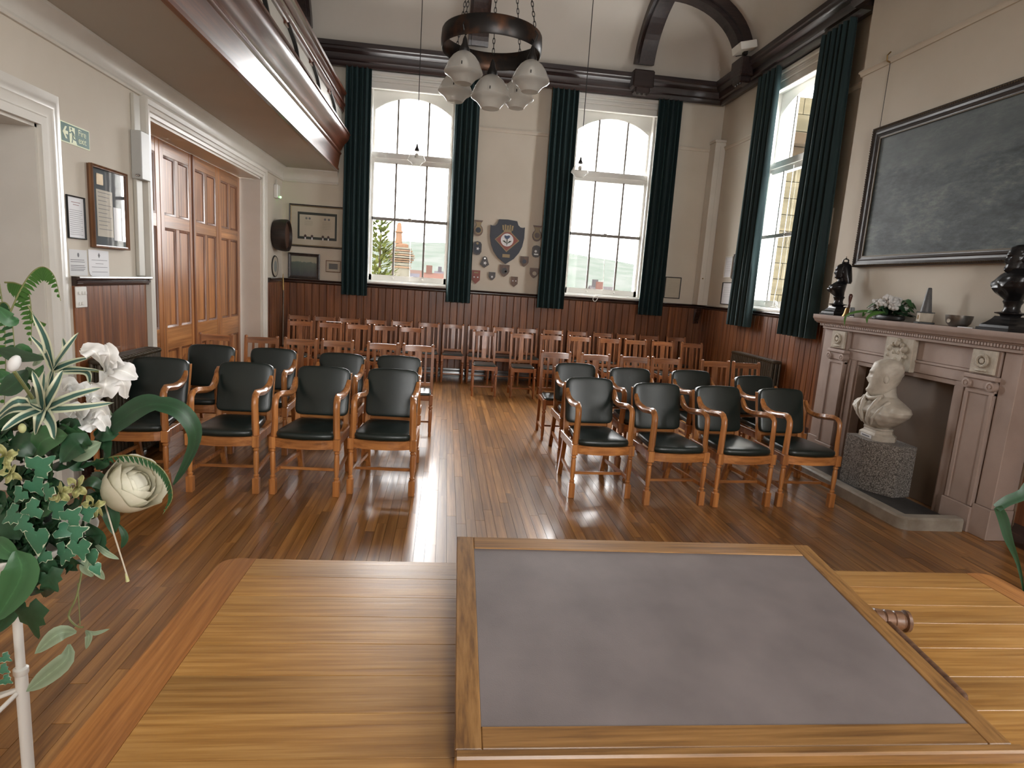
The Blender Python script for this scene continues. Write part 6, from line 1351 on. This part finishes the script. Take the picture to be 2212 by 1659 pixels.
# ---------------------------------------------------------------- outside the windows
ground = MB().box(-400, 500, YB+6, 900, -9.2, -9).build('ground', mottled('town_ground', (0.0216,0.0252,0.0162), (0.0288,0.027,0.0216), 0.9, 0.05)); struct(ground)
hl = MB(); nx, ny = 60, 12; vs = []
hill_r = random.Random(9)
for j in range(ny+1):
    for i in range(nx+1):
        u, v = i/nx, j/ny; x = -260+640*u; y = 210+240*v
        h = -9 + (30+8*math.sin(u*5.0+0.5)+4*math.sin(u*13+1)-16*max(0,u-0.55))*math.sin(min(1,v*1.0)*PI/2)**0.8 + hill_r.uniform(-.6,.6)*v
        vs.append((x, y, h))
hl.add(vs, [(j*(nx+1)+i, j*(nx+1)+i+1, (j+1)*(nx+1)+i+1, (j+1)*(nx+1)+i) for j in range(ny) for i in range(nx)])
struct(hl.build('hills', mottled('hazy_hill', (0.0345,0.0365,0.0335), (0.0255,0.0305,0.0255), 0.9, 0.09), smooth=80))
tr_ = empty('garden_tree', (-2.25, 20.0, -9), 0, 'pale green conifer tree seen low in the first far window', 'tree')
MB().tube([(0,0,0),(0.05,0,6),(0.1,0,12)], [0.25,0.10,0.02], 8).build('trunk', plain('bark', (0.0216,0.0162,0.0108), 0.9), tr_)
cn = MB(); r = random.Random(3)
for k in range(3200):
    z = r.uniform(5.5, 12.3); R0 = 1.5*(1-(z-5.5)/7.6)**0.8+0.10; a = r.uniform(0, 2*PI); q = R0*r.uniform(0.3, 1); x, y_ = q*math.cos(a), q*math.sin(a); s = r.uniform(0.10, 0.2)
    d = Vector((math.cos(a), math.sin(a), r.uniform(-0.1,0.9))).normalized(); w = d.cross(Vector((0,0,1))).normalized()*s*0.32; p = Vector((x, y_, z))
    cn.add([p, p+d*s*0.6+w, p+d*s*1.6, p+d*s*0.6-w], [(0,1,2,3)])
o = cn.build('foliage', mottled('conifer', (0.024,0.031,0.0095), (0.040,0.042,0.012), 0.8, 2), tr_); o['kind'] = 'stuff'
tu = empty('chimney_turret', (-2.18, 29.5, -9), 0, 'ornate brick turret with orange finial outside the first far window', 'turret')
BR = mottled('turret_brick', (0.0486,0.0324,0.0209), (0.0378,0.0245,0.0166), 0.8, 5); BP = mottled('turret_stone', (0.0432,0.0396,0.0306), (0.036,0.0324,0.0252), 0.8, 4)
MB().lathe([(0.42,0),(0.42,11.0)], (0,0,0), 8).build('shaft', BP, tu)
for k, (r0, z0, h, mt) in enumerate(((0.46,11.0,.10,BR),(0.45,11.12,.13,BP),(0.50,11.27,.08,BR),(0.57,11.37,.08,BR),(0.63,11.47,.08,BP),(0.60,11.57,.08,BR),(0.55,11.67,.08,BP),(0.50,11.77,.08,BR),(0.45,11.87,.09,BP))): MB().lathe([(r0-.03,z0),(r0,z0+.01),(r0,z0+h-.01),(r0-.03,z0+h)], (0,0,0), 8).build('brick_course', mt, tu)
OR = plain('orange_terracotta', (0.045,0.0259,0.0162), 0.7)
MB().lathe([(0.30,11.96),(0.30,12.10),(0.26,12.12),(0.20,12.14)], (0,0,0), 12).build('pot_base', OR, tu)
MB().lathe([(0.17,12.14),(0.15,12.35),(0.14,12.6),(0.20,12.66),(0.13,12.74),(0.10,13.05),(0.05,13.1)], (-0.16,0,0), 12).build('terracotta_pot', OR, tu, smooth=40)
MB().lathe([(0.05,-0.15),(0.05,-0.10)], (-0.16,0,12.66), 10, 'y').build('pot_vent', M['slate'], tu)
# houses
def house(name, label, x, y, w, d, z0, zt, rh, wallc, roofc, nw):
    h_ = empty(name, (x, y, z0), 0, label, 'house', 'houses in the town outside')
    wm = plain('house_wall', wallc, 0.8); rm = plain('house_roof', roofc, 0.8)
    MB().box(-w/2, w/2, -d/2, d/2, 0, zt).build('walls', wm, h_); MB().prism([(-d/2-0.3,zt),(d/2+0.3,zt),(0,zt+rh)], lambda a, b, q: (q, a, b), -w/2-0.2, w/2+0.2).build('roof', rm, h_)
    MB().box(-w*0.3-0.4, -w*0.3+0.4, -0.4, 0.4, zt+rh*0.5, zt+rh+1.0).build('chimney', rm, h_)
    for k in range(nw):
        xx = -w/2+w*(k+0.5)/nw
        for zz in (zt*0.78,): MB().box(xx-0.45, xx+0.45, -d/2-0.05, -d/2+0.02, zz-0.7, zz+0.7).build('window', plain('house_window', (0.0108,0.0108,0.0126), 0.3) if 'hw' not in M else M['hw'], h_)
M['hw'] = plain('house_window', (0.0108,0.0108,0.0126), 0.3)
house('town_house', 'grey roofed terrace with dormer gables seen in the first far window', -4.6, 110, 8, 7, -9, 9.4, 1.8, (0.036,0.0342,0.0324), (0.024,0.023,0.026), 5)
house('town_house', 'low pale house in front of the terrace, first far window', -1.0, 85, 5, 6, -9, 10.0, 1.3, (0.0468,0.0432,0.0396), (0.0324,0.018,0.0144), 3)
house('town_house', 'brick house with red chimney stack in the second far window', 21.6, 80, 4.6, 6, -9, 9.0, 1.6, (0.0396,0.027,0.0216), (0.036,0.0198,0.0162), 3)
house('town_house', 'pale cottage at the left edge of the second far window', 15.8, 78, 4, 5, -9, 8.8, 1.2, (0.0468,0.0432,0.036), (0.027,0.0252,0.0252), 3)
house('town_house', 'white gabled roof at the lower right of the second far window', 28.5, 88, 7, 6, -9, 8.0, 1.5, (0.0504,0.0504,0.0468), (0.0432,0.0432,0.0432), 4)
house('town_house', 'cream house with dark roof low in the middle of the second far window', 24.6, 96, 3.6, 5, -9, 9.6, 1.5, (0.040,0.038,0.032), (0.022,0.020,0.020), 2)
house('town_house', 'small brown roofed house behind the turret in the first far window', -8.2, 128, 6, 6, -9, 10.2, 1.8, (0.036,0.032,0.027), (0.028,0.019,0.016), 3)
house('town_house', 'long pale house right of the terrace in the first far window', -0.2, 138, 5, 6, -9, 10.8, 1.4, (0.038,0.036,0.033), (0.025,0.022,0.024), 3)
r = random.Random(12)
for k, (x, y) in enumerate(((-1.8,75),(16.8,95),(30.5,110),(23,90),(-7,120))):
    t = empty('distant_tree', (x, y, -9), 0, ('round dark tree beside the low pale house', 'bushy tree behind the pale cottage', 'bushy tree right of the red chimney house', 'tree nearest the white gabled roof', 'round tree left of the grey roofed terrace')[k], 'tree', 'trees in the town outside')
    MB().tube([(0,0,0),(0,0,8)], 0.25, 6).build('trunk', plain('far_bark', (0.0216,0.018,0.0144), 0.9), t); cm = MB()
    for q in range(14): cm.sphere((r.uniform(-.9,.9), r.uniform(-.9,.9), 9.2+r.uniform(-.9,1.0)), r.uniform(.4,.8), 7, 5)
    cm.build('crown', plain('far_foliage', (0.0198,0.027,0.0162), 0.9), t, smooth=60)
# stone wing outside the right wall window: coursed blocks with recessed joints
wing = empty('stone_wing', (6.3, 11.6, -9), 0, 'yellow ashlar wing of the building outside the right wall window', 'building')
MB().box(-0.95, 1.2, 0.02, 3.0, 0.0, 14.4).build('core', plain('lime_joint', (0.018,0.0151,0.0108), 0.9), wing)
SB = wood('yellow_sandstone', (0.036,0.0317,0.0209), (0.045,0.0389,0.0259), 'x', 0.9, 6, True, 0.08, 0, 0.1, 0.1, dark=(0.0324,0.0281,0.018)); blk = unit_mesh('ashlar_block', SB); z = 8.6; row = 0
while z < 14.2:
    h = 0.31; x = -0.96 - (0.3 if row % 2 else 0)
    while x < 1.2:
        w = 0.62; a, b = max(x, -0.96), min(x+w, 1.21)
        if b-a > 0.05: inst(blk, 'ashlar_block', wing, ((a+b)/2, 0.0, z+h/2), (b-a-0.012, 0.08, h-0.012))
        x += w
    z += h; row += 1
MB().cbox(-1.25, 1.5, -0.45, 0.1, 13.55, 13.75, 0.02).cbox(-1.1, 1.4, -0.25, 0.1, 13.35, 13.55, 0.02).build('eaves', plain('eaves_dark_timber', (0.018,0.0126,0.0079), 0.8), wing)  # eaves timber in one even dark brown

for nme in ('town_ground', 'hazy_hill', 'bark', 'conifer', 'turret_brick', 'turret_stone', 'orange_terracotta', 'house_wall', 'house_roof', 'house_window', 'far_bark', 'far_foliage', 'lime_joint', 'yellow_sandstone', 'eaves_dark_timber'):
    for mm in bpy.data.materials:        # matt, weathered surfaces
        if mm.name.split('.')[0] == nme: mm.node_tree.nodes['Principled BSDF'].inputs['Specular IOR Level'].default_value = 0.0
